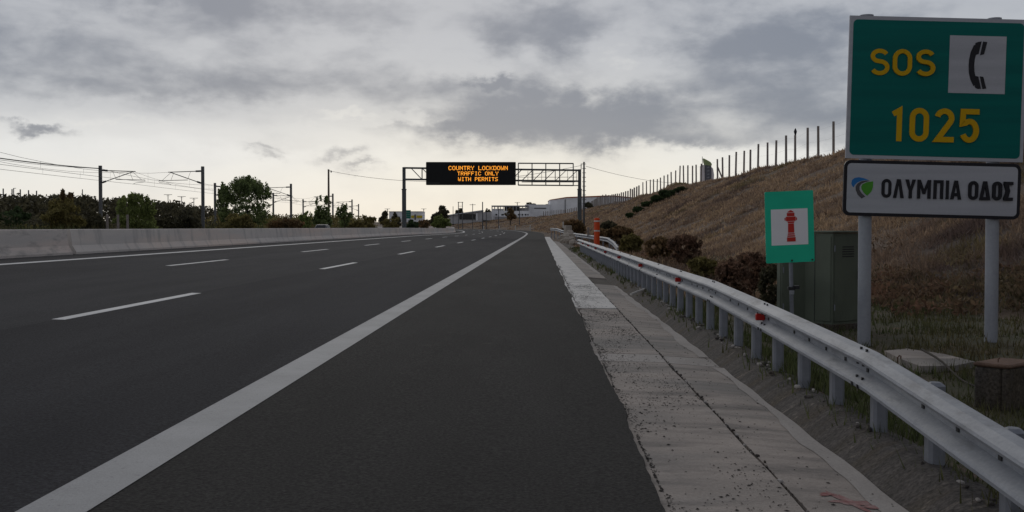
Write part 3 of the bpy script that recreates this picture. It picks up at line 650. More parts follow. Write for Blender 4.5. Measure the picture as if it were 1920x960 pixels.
# ------------------------------------------------------------------ slab, chamber and stick in the verge
c = P(1742, 672, 12.4); zg = g1(c.x, c.y)
b = MB()
poly = [P(1658,660,13.1), P(1700,652,13.3), P(1770,664,12.8), P(1828,684,12.0), P(1790,690,11.7), P(1725,698,11.6), P(1690,680,12.2)]
vs = [(p.x, p.y, c.z+.01+random.uniform(-.006,.006)) for p in poly]+[(p.x, p.y, c.z-.3) for p in poly]; n = len(poly)
b.add(vs, [tuple(range(n)), tuple(range(2*n-1, n-1, -1))]+[(i, i+n, (i+1) % n+n, (i+1) % n) for i in range(n)])
sb = tag(b.build('concrete_slab', conc_d, None, (c.x, c.y, c.z-.1)), 'broken pale concrete slab in the weeds under the big sign', 'slab')
q = P(1683, 683, 12.2); b = MB(); b.tube([q+Vector((0,0,-.05)), q+Vector((0,0,.075)), q+Vector((.02,0,.095)), q+Vector((.035,0,.09)), q+Vector((.035,0,.06))], .008, 6); b.build('lifting_hook', rust, sb)
ch = P(1893, 684, 9.2); L = P(1838, 684, 9.35)
root = thing('concrete_chamber', 'low weathered concrete chamber with rusty top in the right verge', 'concrete chamber', on(ch.x, ch.y+.25))
m_ = Matrix.Translation((ch.x, ch.y, 0)) @ Matrix.Rotation(R(42), 4, 'Z')
wl_ = (ch.x-L.x)/math.sin(R(42))*1.12; wr_ = .5; gzb = g1(ch.x, ch.y); ht = ch.z-.04-gzb+.4; zc_ = (ch.z-.04+gzb-.4)/2
b = MB(); b.box((0,0,0), (wr_, .07, ht), mtx=m_ @ Matrix.Translation((wr_/2, .035, zc_)), bev=.012); b.build('side_wall', conc_b, root)
b = MB(); b.box((0,0,0), (.07, wl_-.073, ht-.004), mtx=m_ @ Matrix.Translation((.036, .073+(wl_-.073)/2, zc_)), bev=.012); b.build('chamber_wall', conc_b, root)
b = MB(); b.box((0,0,0), (wr_-.08, wl_-.10, ht-.02), mtx=m_ @ Matrix.Translation((.076+(wr_-.08)/2, .078+(wl_-.1)/2, zc_-.01)), bev=.012); b.build('core', conc_b, root)
b = MB(); b.box((0,0,0), (wr_+.02, wl_+.02, .034), mtx=m_ @ Matrix.Translation((wr_/2, wl_/2, ch.z-.02)), bev=.012); b.build('cover', rust, root)
q = m_ @ Vector((.12, wl_*.5, ch.z-.01)); b = MB(); b.tube([q, q+Vector((0,0,.035)), q+Vector((.012,0,.045))], .006, 6); b.build('rebar', rust, root)
a = P(1728, 655, 12.6); e = P(1876, 757, 9.7); b = MB(); pts = []
for i in range(11): t = i/10; p = a.lerp(e, t); p.z = max(p.z, g1(p.x, p.y)+.02)+.035*math.sin(t*9)*t; p.x += .02*math.sin(t*7); pts.append(p)
b.tube(pts, [.014-.008*i/10 for i in range(11)], 6); tag(b.build('branch', bark, None, a), 'thin bare branch lying from slab to chamber in the verge', 'branch')
a = P(1208, 543.5, 22.6); e = P(1183, 553.5, 21.6); b = MB(); b.tube([Vector((a.x, a.y, a.z+.02)), Vector((e.x, e.y, e.z+.02))], .022, 8); tag(b.build('white_pipe', mwhite, None, e), 'short white pipe lying across the gutter bank', 'pipe')
# ------------------------------------------------------------------ gantry and message board
GD = 131.
gn = thing('overhead_gantry', 'grey steel truss gantry spanning the carriageway under clouds', 'gantry', on(P(1087, 430, GD).x, GD))
def gp_(px, py, dy=0.): q = P(px, py, GD); q.y += dy; return q
for px, top, yb in ((757.2, 313, 430), (1087, 317, 432)):
    zt = P(px, top, GD).z; q = P(px, yb, GD); zb = g1(q.x, GD)-.4; b = MB(); zm = P(px, 355, GD).z
    b.box((q.x, GD+.4, (zb+zm)/2), (.46, .5, zm-zb), bev=.03); b.box((q.x, GD+.4, (zm+zt)/2), (.36, .42, zt-zm-.01), bev=.03); b.box((q.x, GD+.4, zm), (.54, .56, .12))
    po = b.build('post', steel_g, gn); b = MB(); b.box((q.x, GD+.4, max(zb+.5, road_z(131, 4))), (.9,.9,.08)); b.build('base_plate', steel_g, po)
for nm, y0, y1 in (('chord', 314.5, 319), ('chord', 336, 339.5)):
    for dy in (0., .8):
        b = MB(); b.bar(gp_(757, y0, dy), gp_(1087, y1, dy), .17); b.build(nm, steel_g, gn)
b = MB(); xs = list(np.linspace(770, 1083, 16))
yt = lambda x: 314.5+4.5*(x-757)/330; yb_ = lambda x: 336+3.5*(x-757)/330
for i in range(len(xs)-1):
    for dy in (0., .8):
        up = (xs[i] < 880)
        p0 = gp_(xs[i], yt(xs[i]) if up else yb_(xs[i]), dy); p1 = gp_(xs[i+1], yb_(xs[i+1]) if up else yt(xs[i+1]), dy); b.bar(p0, p1, .075)
        if i % 2 == 1: b.bar(gp_(xs[i], yt(xs[i]), dy), gp_(xs[i], yb_(xs[i]), dy), .06)
    b.bar(gp_(xs[i], yb_(xs[i]), 0), gp_(xs[i], yb_(xs[i]), .8), .06); b.bar(gp_(xs[i], yt(xs[i]), 0), gp_(xs[i], yt(xs[i]), .8), .06)
b.build('bracing', steel_g, gn)
fr = MB(); yo = -.22
for y0, y1 in ((306.3, 306.8), (347.2, 348)): fr.bar(gp_(971.6, y0, yo), gp_(1075, y1, yo), .14)
fr.bar(gp_(1075, 348, yo), gp_(1086, 348, yo), .10)
for x in (971.8, 997.5, 1023.3, 1049.2, 1074.6): fr.bar(gp_(x, 306.5, yo), gp_(x, 347.6, yo), .12)
fr.build('sign_frame', steel_g, gn)
b = MB(); b.bar(gp_(972, 331.5, .95), gp_(1083, 331.5, .95), .05); b.box((gp_(1028, 341).x, GD+.4, gp_(1028, 341).z), (6.2, .7, .06))
for x in (990, 1016, 1042, 1065, 1082): b.bar(gp_(x, 320, .95), gp_(x, 339, .95), .045)
b.build('walkway', steel_g, gn)
a = gp_(799.4, 304.2, 0); e = gp_(967.2, 347.3, 0); cx, cz = (a.x+e.x)/2, (a.z+e.z)/2; w_, h_ = e.x-a.x, a.z-e.z
mbd = thing('message_board', 'black electronic message board with orange lit text hanging on the gantry', 'message board', (cx, GD-.45, e.z))
b = MB(); b.box((cx, GD-.42, cz), (w_, .5, h_), bev=.06); b.build('board_case', black, mbd)
b = MB(); b.box((cx, GD-.675, cz), (w_*.985, .006, h_*.93)); bf = b.build('front_panel', black, mbd)
b = MB(); b.bar((a.x+.05, GD-.70, e.z+.22), (a.x+1.6, GD-.70, e.z+.22), .05, .05); b.build('trim_strip', steel_g, mbd)
FNT = {'C':'0111010001100001000010000100010111 0','O':'01110100011000110001100011000101110','U':'10001100011000110001100011000101110','N':'10001110011010110101100111000110001','T':'11111001000010000100001000010000100','R':'11110100011000111110101001001010001','Y':'10001100010101000100001000010000100',
 'L':'10000100001000010000100001000011111','K':'10001100101010011000101001001010001','D':'11110100011000110001100011000111110','W':'10001100011000110101101011010101010','A':'01110100011000111111100011000110001','F':'11111100001000011110100001000010000','I':'01110001000010000100001000010001110',
 'H':'10001100011000111111100011000110001','P':'11110100011000111110100001000010000','E':'11111100001000011110100001000011111','M':'10001110111010110101100011000110001','S':'01111100001000001110000010000111110'}
ledm = bpy.data.materials.new('led_amber'); ledm.use_nodes = True; lb_ = ledm.node_tree.nodes['Principled BSDF']
lb_.inputs['Base Color'].default_value = (.3,.08,.01,1); lb_.inputs['Emission Color'].default_value = (1,.36,.03,1); lb_.inputs['Emission Strength'].default_value = 1.35
for word, x0, x1, y0, y1 in (('COUNTRY LOCKDOWN', 841, 952, 310, 320.5), ('TRAFFIC ONLY', 857.5, 934.5, 320.5, 330.5), ('WITH PERMITS', 859, 933.5, 331, 341)):
    b = MB(); n = len(word); cw = (x1-x0)/(n*6-1)*.999; chh = (y1-y0-2.8)/7
    for i, ch in enumerate(word):
        if ch == ' ': continue
        bits = FNT[ch].replace(' ', '')
        for k in range(35):
            if bits[k] == '1':
                cxp = x0+(i*6+k % 5+.5)*cw; cyp = y0+1.2+(k//5+.5)*chh; q = P(cxp, cyp, GD-.69)
                b.box(q, (cw*GD/F*.92, .012, chh*GD/F*.92))
    b.build('lettering', ledm, mbd)
# ------------------------------------------------------------------ poles and wires
def wire(a, e, sag, r, label, name='overhead_wire', group=None, n=16, cat='wire'):
    b = MB(); pts = [Vector(a).lerp(Vector(e), t)-Vector((0,0,4*sag*t*(1-t))) for t in np.linspace(0, 1, n)]; b.tube(pts, r, 4)
    return tag(b.build(name, wirem, None, a), label, cat, group)
tp = thing('utility_pole', 'tall wooden utility pole above the shrubs left of the gantry', 'utility pole', on(P(616, 420, 165).x, 165))
a = P(616, 317.5, 165); b = MB(); b.tube([(a.x, 165, g1(a.x, 165)-.3), (a.x, 165, a.z)], [.19, .13], 10); b.build('shaft', wood, tp)
b = MB(); b.tube([P(616, 320.5, 165), P(621, 320.5, 165)], .05, 5); b.tube([P(621, 320, 165), P(621, 323.5, 165)], .09, 6); b.build('bracket', masts, tp)
rp_ = thing('telecom_pole', 'thin dark pole with climbing rungs beside the right gantry post', 'utility pole', on(P(1095, 410, 137).x, 137))
a = P(1095, 303.5, 137); zb = g1(a.x, 137)-.3; b = MB(); b.tube([(a.x, 137, zb), (a.x, 137, a.z)], [.14, .10], 10); b.build('shaft', masts, rp_)
for py in np.arange(307.5, 395, 8.3):
    b = MB(); b.tube([P(1091.8, py, 137), P(1098.8, py, 137)], .035, 4); b.build('rung', masts, rp_)
b = MB(); b.bar(P(1089.6, 307, 137), P(1089.6, 318, 137), .09); b.bar(P(1089.6, 307.4, 137), P(1095, 307.4, 137), .07); b.build('bracket', masts, rp_)
wire(P(621, 321, 165), P(1091, 310, 137), 1.75, .022, 'sagging wire from the wooden pole behind the board to the rung pole', n=24)
wire(P(1098, 311.5, 137), P(1338, 341, 205), 1.0, .02, 'sagging wire from the rung pole towards the totem sign')
# H-shaped poles far away
def thin_pole(px, py0, Y, r, name, label, cat, group=None, extra=None, m=masts):
    a = P(px, py0, Y); zb = g1(a.x, Y)-.3; b = MB(); b.tube([(a.x, Y, zb), (a.x, Y, a.z)], [r*1.2, r], 6)
    if extra: extra(b, a)
    return tag(b.build(name, m, None, (a.x, Y, zb+.3)), label, cat, group)
hp = thing('portal_pole', 'distant H-shaped double pole above the shed roof', 'utility pole', on(P(863, 400, 330).x, 330))
for px in (859.5, 867): a = P(px, 378.5, 330); b = MB(); b.tube([(a.x, 330, g1(a.x, 330)-.3), (a.x, 330, a.z)], .11, 6); b.build('shaft', masts, hp)
b = MB(); b.bar(P(858, 379.3, 330), P(868.5, 379.3, 330), .14); b.bar(P(859.5, 386.5, 330), P(867, 386.5, 330), .1); b.build('crossarm', masts, hp)
def cross_top(b, a): b.bar(a+Vector((-.9,0,-.3)), a+Vector((.9,0,-.3)), .13)
thin_pole(886.2, 382, 330, .09, 'utility_pole', 'thin pole with short crossarm between the H-shaped pole and the tall pole', 'utility pole', None, cross_top)
thin_pole(904.8, 378.5, 300, .13, 'utility_pole', 'tall dark pole left of the flat-roofed white building', 'utility pole')
thin_pole(911.8, 397, 290, .10, 'utility_pole', 'short dark pole just right of the tall pole', 'utility pole')
thin_pole(935, 388, 300, .10, 'utility_pole', 'dark pole before the left windows of the flat-roofed white building', 'utility pole')
thin_pole(974, 388, 300, .10, 'utility_pole', 'dark pole before the middle of the flat-roofed white building', 'utility pole')
thin_pole(849.5, 387, 330, .08, 'utility_pole', 'slim pole at the left end of the shed roof', 'utility pole')
def tee(b, a): b.bar(a+Vector((-1.2,0,0)), a+Vector((1.2,0,0)), .13); b.bar(a+Vector((-.5,0,-.35)), a+Vector((.5,0,-.35)), .07)
for px, py, dl in ((726.5, 391.5, 'T-topped floodlight mast left of the white box building'), (794.5, 391.5, 'T-topped floodlight mast right of the white box building'), (970, 379.5, 'T-topped floodlight mast behind the flat-roofed white building')):
    thin_pole(px, py, 480, .13, 'floodlight_mast', dl, 'floodlight', 'floodlight masts', tee)
for px, py in ((315, 365), (340.5, 368.5), (363.5, 371.5)):
    thin_pole(px, py, 330, .10, 'floodlight_mast', 'T-topped floodlight mast peeking above the woodland between the two near catenary masts', 'floodlight', 'floodlights above the woodland', tee)
for px, py in ((6, 353.5), (38, 355), (53.5, 356.5), (68.5, 357.5)):
    thin_pole(px, py, 215, .13, 'distant_post', 'thin post top sticking up behind the dark woodland at far left', 'post', 'post tops behind the woodland')
def lampa(b, a): b.bar(a, a+Vector((.45,0,0)), .1)
thin_pole(22.5, 354.5, 215, .12, 'distant_post', 'darker paired post beside the hooked lamp above the woodland', 'post'); thin_pole(25.5, 353, 215, .10, 'street_lamp', 'hooked street lamp above the dark woodland at far left', 'street lamp', None, lampa)
thin_pole(154.5, 355, 230, .10, 'distant_post', 'single thin post above the woodland left of the nearest catenary mast', 'post')
# ------------------------------------------------------------------ railway catenary
def mast(px, ptop, Y, side, label, arms=True):
    a = P(px, ptop, Y); zb = g1(a.x, Y)-.3; root = thing('catenary_mast', label, 'catenary mast', (a.x, Y, zb+.3), 'railway catenary masts')
    b = MB(); b.box((a.x, Y, (zb+a.z)/2), (.30,.30,a.z-zb), bev=.02); b.build('post', masts, root)
    if arms:
        zt = a.z; X = lambda d: a.x+side*d; b = MB()
        b.tube([(X(.15), Y, zt-.5), (X(3.7), Y, zt-.62)], .045, 5); b.tube([(X(.15), Y, zt-1.8), (X(3.5), Y, zt-.62)], .045, 5)
        b.tube([(X(1.6), Y, zt-1.45), (X(4.7), Y, zt-1.52)], .035, 5); b.tube([(X(4.7), Y, zt-1.55), (X(4.65), Y, zt-1.72), (X(3.7), Y, zt-1.82), (X(3.4), Y, zt-1.95)], .022, 5)
        b.tube([(X(1.3), Y, zt-.6), (X(1.6), Y, zt-1.3)], .018, 4); b.tube([(X(3.1), Y, zt-.72), (X(3.4), Y, zt-1.45)], .018, 4); b.tube([(X(3.4), Y, zt-.66), (X(4.3), Y, zt-1.46)], .018, 4)
        c = b.build('cantilever', masts, root)
        b = MB(); b.tube([(X(.2), Y, zt-.5), (X(.75), Y, zt-.52)], .10, 7); b.tube([(X(.2), Y, zt-1.78), (X(.6), Y, zt-1.64)], .10, 7); b.build('insulator', masts, c)
    return root
M1 = [(188, 310.5, 118, 'nearest catenary mast with arm to the right, tallest at far left'), (403, 343, 164, 'catenary mast just left of the big green tree'), (512.3, 361.5, 211, 'catenary mast just right of the big green tree'), (568.3, 373.5, 258, 'small catenary mast between the big green tree and the wooden pole')]
M2 = [(380, 312, 120, 'tall catenary mast with arm to the left above the woodland'), (545.5, 344.5, 169, 'mid-distance catenary mast right of the big green tree'), (624, 363, 218, 'catenary mast close behind the wooden utility pole'), (660, 374, 264, 'far catenary mast right of the wooden utility pole'), (672.3, 382.5, 311, 'farthest slim catenary mast, right of all the others')]
for a in M1: mast(*a[:3], 1, a[3])
for a in M2: mast(*a[:3], -1, a[3])
for rows, sd_, nm in ((M1, 1, 'left'), (M2, -1, 'right')):
    tops = [P(*q_[:3]) for q_ in rows]; pre = tops[0]+(tops[0]-tops[1]); allp = [pre]+tops
    for j, (off, dz, sag, dl) in enumerate(((0., -.30, .5, 'earth wire along the mast tops of the %s-hand catenary row'), (3.5, -.62, .9, 'messenger wire under the arms of the %s-hand catenary row'), (3.6, -1.95, .05, 'contact wire lowest on the %s-hand catenary row'))):
        if j == 0 and sd_ < 0: continue
        b = MB()
        for i in range(len(allp)-1):
            a_ = allp[i]+Vector((sd_*off, 0, dz)); e_ = allp[i+1]+Vector((sd_*off, 0, dz)); b.tube([a_.lerp(e_, t)-Vector((0,0,4*sag*t*(1-t))) for t in np.linspace(0, 1, 9)], (.018, .013, .015)[j], 4)
            if j == 1:
                for t in (.15, .32, .5, .68, .85):
                    p0 = a_.lerp(e_, t)-Vector((0,0,4*sag*t*(1-t))); b.tube([p0, Vector((p0.x, p0.y, a_.lerp(e_, t).z-1.33))], .008, 3)
        tag(b.build('catenary_wire', wirem, None, allp[1]), dl % nm, 'wire', 'railway overhead wires')
wire(P(-40, 291, 100), P(187, 316, 118), .12, .05, 'thick feeder cable running left off the nearest catenary mast')
for px, dl in ((201, 'pale post left of two others in the scrub near the tall mast'), (221, 'pale post in the middle of three in the scrub'), (239, 'pale post right of two others in the scrub before the light green bush')):
    a = P(px, 405, 84); b = MB(); b.box((a.x, 84, a.z-.7), (.17,.12,1.6), bev=.02); tag(b.build('fence_stub', fpost, None, on(a.x, 84)), dl, 'post', 'three pale posts in the scrub')
# ------------------------------------------------------------------ hillside fence
fe = thing('hill_fence', 'long line of weathered fence posts along the hill crest', 'fence', on(22, 100))
fx = [1587.5, 1561.7, 1533.3, 1513.3, 1490, 1473, 1453.8, 1438.3, 1420.4, 1406, 1394, 1378.8, 1366.7, 1354.6, 1345, 1314, 1305, 1298, 1289.3, 1281.5, 1274, 1266.2, 1258.5, 1252, 1244.8, 1238.3, 1231.7, 1225, 1219, 1212, 1205.3, 1197.7, 1193.3, 1189.2, 1185.7]
fY = [46., 50, 54, 58, 62, 66, 70]+[22*F/(x-960) for x in fx]
y_ = fY[-1]+4
while y_ < 425 and len(fY) < 98: fY.append(y_); y_ += 4.2
def fX(y): return 22-(max(0, y-300)**2)/1500.
b = MB(); b.tube([(0,0,-1.), (0,0,2.42)], [.10, .088], 8); f0 = b.build('post', fpost, None, (0,0,0)); usedf = False; ftops = []
for i, y in enumerate(fY):
    x = fX(y); q = on(x, y); q.z += random.uniform(-.08, .08) if y < 200 else 0
    if y > 260: q.z += .2
    ftops.append(q.copy())
    if not usedf: o = f0; o.parent = fe; o.location = q-WLOC['hill_fence']; usedf = True
    else: o = copy_part(f0, fe, q)
    o.rotation_euler = (random.uniform(-.02, .02), random.uniform(-.025, .025), random.uniform(0, 3))
    if y > 190: o.scale = (1.5, 1.5, 1.)
q = on(22, 22*F/(1490-960)); b = MB(); b.tube([q+Vector((0,0,2.40)), q+Vector((0,0,2.52)), q+Vector((0,0,2.65)), q+Vector((0,0,2.82)), q+Vector((0,0,2.93))], [.06, .09, .13, .07, .01], 8)
o = b.build('post_cap', signk, fe); o['label'] = 'dark pointed cap on one fence post'
q = on(22, 119); b = MB(); b.tube([q+Vector((.55,0,-.3)), q+Vector((-.25,0,1.65))], .08, 8); o = b.build('strut', fpost, fe); o['label'] = 'leaning brace post'
b = MB()
for h in (.5, 1.3, 2.15):
    b.tube([q_+Vector((0,0,h)) for q_ in ftops], .003, 3, cap=False)
b.build('wire_strand', wirem, fe)
# ------------------------------------------------------------------ totem sign behind the crest
TD = 200.; tt = thing('totem_sign', 'grey roadside totem sign with slanted green top behind the hill fence', 'totem sign', on(P(1325, 345, TD).x, TD))
def tpoly(pts, d0, d1, name, m): 
    b = MB(); b.prism([(x, y) for x, y in pts], d1-d0, lambda x, y, d: P(x, y, TD)+Vector((0, d0+d, 0))); return b.build(name, m, tt)
tpoly([(1314,311), (1321,308.5), (1322,372), (1314,372)], 0, 1.0, 'side_panel', totgrey)
tpoly([(1322.1,309), (1333.5,311), (1333.5,372), (1322.1,372)], -.2, .9, 'dark_panel', totdark)
tpoly([(1333.6,313), (1337,316), (1339,328), (1338,346), (1336,372), (1333.6,372)], 0, 1.0, 'edge_panel', totgrey)
tpoly([(1319,297), (1326,300.5), (1332,304), (1334.5,308), (1333.5,311), (1322.1,309.5), (1320,304)], -.25, .95, 'green_top', totgreen)
b = MB(); b.tube([P(1316.8, 293.5, TD), P(1316.8, 312, TD)], .05, 5); b.build('antenna', masts, tt)
b = MB()
for py, hh in ((314,3.4), (320.5,3.4), (327,3.), (333,3.), (338.5,3.)):
    q = P(1327.6, py, TD-.23); b.box(q, (.42, .02, hh*.5*TD/F)); b.box(q+Vector((.12, -.012, hh*.38*TD/F)), (.30, .02, .08))
b.build('lettering', mat('totem_letter', (.28,.28,.31), rough=.6), tt)
# ------------------------------------------------------------------ far buildings
def fbox(root, px0, px1, py0, py1, Y, dep, name, m, dy=0.): 
    a = P(px0, py0, Y); e = P(px1, py1, Y); b = MB(); b.box(((a.x+e.x)/2, Y+dy+dep/2, (a.z+e.z)/2), (e.x-a.x, dep, a.z-e.z)); return b.build(name, m, root)
def bld(name, label, px, Y): return thing(name, label, 'building', on(P(px, 405, Y).x, Y))
WY = 430.
wh = bld('warehouse', 'large pale warehouse with low orange roof behind the gantry post', 1085, WY)
xa, xb, xm = P(1031, 374, WY), P(1250, 374, WY), P(1105, 367, WY)
b = MB(); b.prism([(1031.5,374.5), (1062,371), (1150,368), (1215,374.5), (1215,418), (1031.5,418)], 26, lambda x, y, d: P(x, y, WY)+Vector((0, d, 0))); b.build('wall', bwhite, wh)
b = MB(); b.prism([(1031,374.3), (1050,371.2), (1062,369.3), (1140,366.3), (1152,366.5), (1216,373), (1216,374.7), (1150,368.2), (1062,371.2), (1031,375.2)], 26.6, lambda x, y, d: P(x, y, WY)+Vector((0, d-.3, 0))); b.build('roof', roofo, wh)
fbox(wh, 1059, 1060.2, 374, 412, WY, .3, 'downpipe', steel_g, -.31)
lw = bld('annex_building', 'low pale annex with a long dark window strip beside the warehouse', 1005, 425)
fbox(lw, 990, 1031, 384.2, 415, 425, 16, 'wall', bwhite); fbox(lw, 1001.5, 1024, 389.6, 391.3, 425, .2, 'window', glassd, -.21); fbox(lw, 985, 1031.2, 383.4, 384.3, 425, 16.4, 'roof', bwhite, -.2)
fb = bld('frame_building', 'white flat-roofed building with open frame top floor and dark windows', 955, 415)
fbox(fb, 921, 993, 395.5, 420, 415, 14, 'wall', bwhite)
fbox(fb, 921.5, 992.5, 385.2, 386.9, 415, 13, 'roof', bgrey)
for px in (922, 927, 932.5, 938, 943.5, 949.5, 956, 962, 968, 974, 980, 986, 991.5):
    fbox(fb, px-.45, px+.45, 386.95, 395.45, 415, .4, 'column', bgrey); fbox(fb, px-.45, px+.45, 386.95, 395.45, 415, .4, 'column', bgrey, 12)
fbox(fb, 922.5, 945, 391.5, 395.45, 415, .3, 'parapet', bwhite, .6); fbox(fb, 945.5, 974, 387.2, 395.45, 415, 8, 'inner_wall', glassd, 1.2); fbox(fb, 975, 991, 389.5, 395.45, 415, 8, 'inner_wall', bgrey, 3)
for px0, px1 in ((929,932.5), (940,944.5), (971,975.5), (978,981), (984,987), (989,991)): fbox(fb, px0, px1, 401.2, 404, 415, .2, 'window', glassd, -.21)
fbox(fb, 927.5, 992.5, 404.9, 406.4, 415, .6, 'ledge', bwhite, -.61)
fbox(fb, 928, 992, 406.5, 420, 415, .3, 'lower_wall', bgrey, -.31)
sh = bld('long_shed', 'long low shed with pale sloping roof and dark open bay left of the white building', 888, 400)
b = MB(); b.prism([(836,403.3), (905,393.6), (905,395.6), (836,405)], 16, lambda x, y, d: P(x, y, 400)+Vector((0, d, 0))); b.build('roof', roofm, sh)
b = MB(); b.prism([(840,404.8), (904,396), (904,420), (840,420)], 14, lambda x, y, d: P(x, y, 400)+Vector((0, d+1, 0))); b.build('wall', bgrey, sh)
fbox(sh, 861, 891, 401.2, 411.5, 400, .3, 'open_bay', glassd, .69); fbox(sh, 892.5, 895.3, 400, 413.5, 400, .5, 'pillar', bwhite, .45); 
b = MB(); fbox(sh, 896, 921, 397.5, 413, 400, 10, 'end_wall', bgrey, 1.5)
wb = bld('box_building', 'plain white box building with yellow fascia behind the left gantry post', 760, 460)
fbox(wb, 729.5, 791, 397, 416, 460, 16, 'wall', bwhite); fbox(wb, 729, 791.6, 396.2, 397, 460, 16.6, 'roof', bgrey, -.3); fbox(wb, 771, 776.5, 404, 408.5, 460, .3, 'yellow_panel', yel, -.31); fbox(wb, 781, 792, 404, 408.5, 460, .3, 'yellow_panel', yel, -.31); fbox(wb, 777.5, 779.5, 402, 412, 460, .3, 'doorway', glassd, -.31)
hsn = thing('highway_sign', 'green highway sign with pale lines on two legs beside left gantry post', 'road sign', on(P(765, 420, 190).x, 190))
a = P(759.6, 394, 190); e = P(770.2, 409.6, 190); b = MB(); b.box(((a.x+e.x)/2, 190, (a.z+e.z)/2), (e.x-a.x, .08, a.z-e.z)); hpn = b.build('panel', hsg, hsn)
b = MB()
for i, yy in enumerate((398.5, 402, 405.5)): q = P(765.2, yy, 189.94); b.box(q, (.62, .012, .035))
b.build('text_line', signw, hpn)
for px in (761.5, 768.5): q = P(px, 410, 190.1); b = MB(); b.bar((q.x, 190.12, q.z+1), (q.x, 190.12, g1(q.x, 190)-.3), .12); b.build('leg', steel_g, hsn)
# ------------------------------------------------------------------ car on the opposite carriageway (only its roof shows above the barrier)
CD = 136.; cpos = P(603.5, 430, CD); s_, u_ = inv(cpos.x, CD); zc = op_z(float(s_), float(u_))
cr_ = thing('car', 'grey car roof passing behind the concrete barrier', 'car', (cpos.x, CD, zc))
def cs(x, y, z): return Vector((cpos.x+x, CD+y, zc+z))
b = MB(); body = [(-2.1,.35), (-2.12,.62), (-1.9,.82), (-.95,.92), (1.9,.95), (2.1,.80), (2.12,.38)]
rows = []
for w in (-.86, -.80, .80, .86): f = .97 if abs(w) > .84 else 1.; rows.append([cs(w, y*f, z*(.98 if abs(w) > .84 else 1)) for y, z in body])
b.grid(rows, closed=True); b.add(rows[0], [tuple(range(7))]); b.add(rows[-1], [tuple(range(6, -1, -1))]); b.build('body', carp, cr_)
b = MB(); cab = [(-1.0,.90), (-.35,1.36), (0,1.44), (.9,1.45), (1.35,1.38), (1.85,.92)]; rows = []
for w, k in ((-.78,0), (-.60,1), (.60,1), (.78,0)): rows.append([cs(w*(1 if z < 1 else .86), y, z-(.05 if not k and z > 1 else 0)) for y, z in cab])
b.grid(rows, closed=True); b.add(rows[0], [tuple(range(6))]); b.add(rows[-1], [tuple(range(5, -1, -1))]); cb = b.build('cabin', carp, cr_)
b = MB(); b.add([cs(-.6,-.97,.96), cs(.6,-.97,.96), cs(.52,-.42,1.36), cs(-.52,-.42,1.36)], [(0,1,2,3)]); o = b.build('windscreen', glassd, cb); o.location += Vector((0,-.03,.01))
b = MB(); b.add([cs(.72,-.75,.98), cs(.72,1.5,.98), cs(.655,1.2,1.33), cs(.655,-.3,1.33)], [(0,1,2,3)]); o = b.build('side_window', glassd, cb); o.location += Vector((.02,0,0))
for x in (-.78, .78):
    for y in (-1.3, 1.35):
        b = MB(); b.tube([cs(x-.1, y, .32), cs(x+.1, y, .32)], .32, 18); w = b.build('wheel', tyre, cr_); b = MB(); b.tube([cs(x-.105, y, .32), cs(x+.105, y, .32)], .19, 12); b.build('rim', galv, w)
for x in (-.6, .6): b = MB(); b.box(cs(x, -2.1, .66), (.34, .06, .14), bev=.02); b.build('headlight', hyw, cr_)
# ------------------------------------------------------------------ foliage
def ray_ground(px, py, y0=20., y1=400.):
    y = y0
    while y < y1:
        q = P(px, py, y)
        if q.z < g1(q.x, y): return y
        y += .5
    return y1
def leafcloud(n, blobs, leaf, up=.0):
    """blobs: list (cx,cy,cz,rx,ry,rz); leaf quads spread through the clumps, denser at their skin"""
    B = np.array(blobs, float); vol = (B[:,3]*B[:,4]*B[:,5])**(2/3); k = rng.choice(len(B), n, p=vol/vol.sum())
    d = rng.normal(size=(n, 3)); d /= np.linalg.norm(d, axis=1)[:,None]; r = rng.uniform(.25, 1.08, n)**.55
    c = B[k,:3]+d*B[k,3:]*r[:,None]
    a = rng.normal(size=(n, 3)); a[:,2] += up; a /= np.linalg.norm(a, axis=1)[:,None]; h = rng.normal(size=(n, 3)); b_ = np.cross(a, h); b_ /= np.linalg.norm(b_, axis=1)[:,None]
    L = (leaf*rng.uniform(.5, 1.5, n))[:,None]; Wd = L*rng.uniform(.3, .55, n)[:,None]
    return np.stack([c-a*L, c-b_*Wd, c+a*L, c+b_*Wd], 1).reshape(-1, 3)
def clumps(c, rx, ry, rz, n, frac=.34, core=.66):
    out = [(c[0], c[1], c[2], rx*core, ry*core, rz*core)]*(3 if core > .7 else 1)
    for _ in range(n):
        d = rng.normal(size=3); d /= np.linalg.norm(d); d[2] = max(d[2], -.55); s_ = frac*rng.uniform(.6, 1.25); t = rng.uniform(.62, .95)
        out.append((c[0]+d[0]*rx*t, c[1]+d[1]*ry*t, c[2]+d[2]*rz*t, rx*s_, ry*s_, rz*s_*.85))
    return out
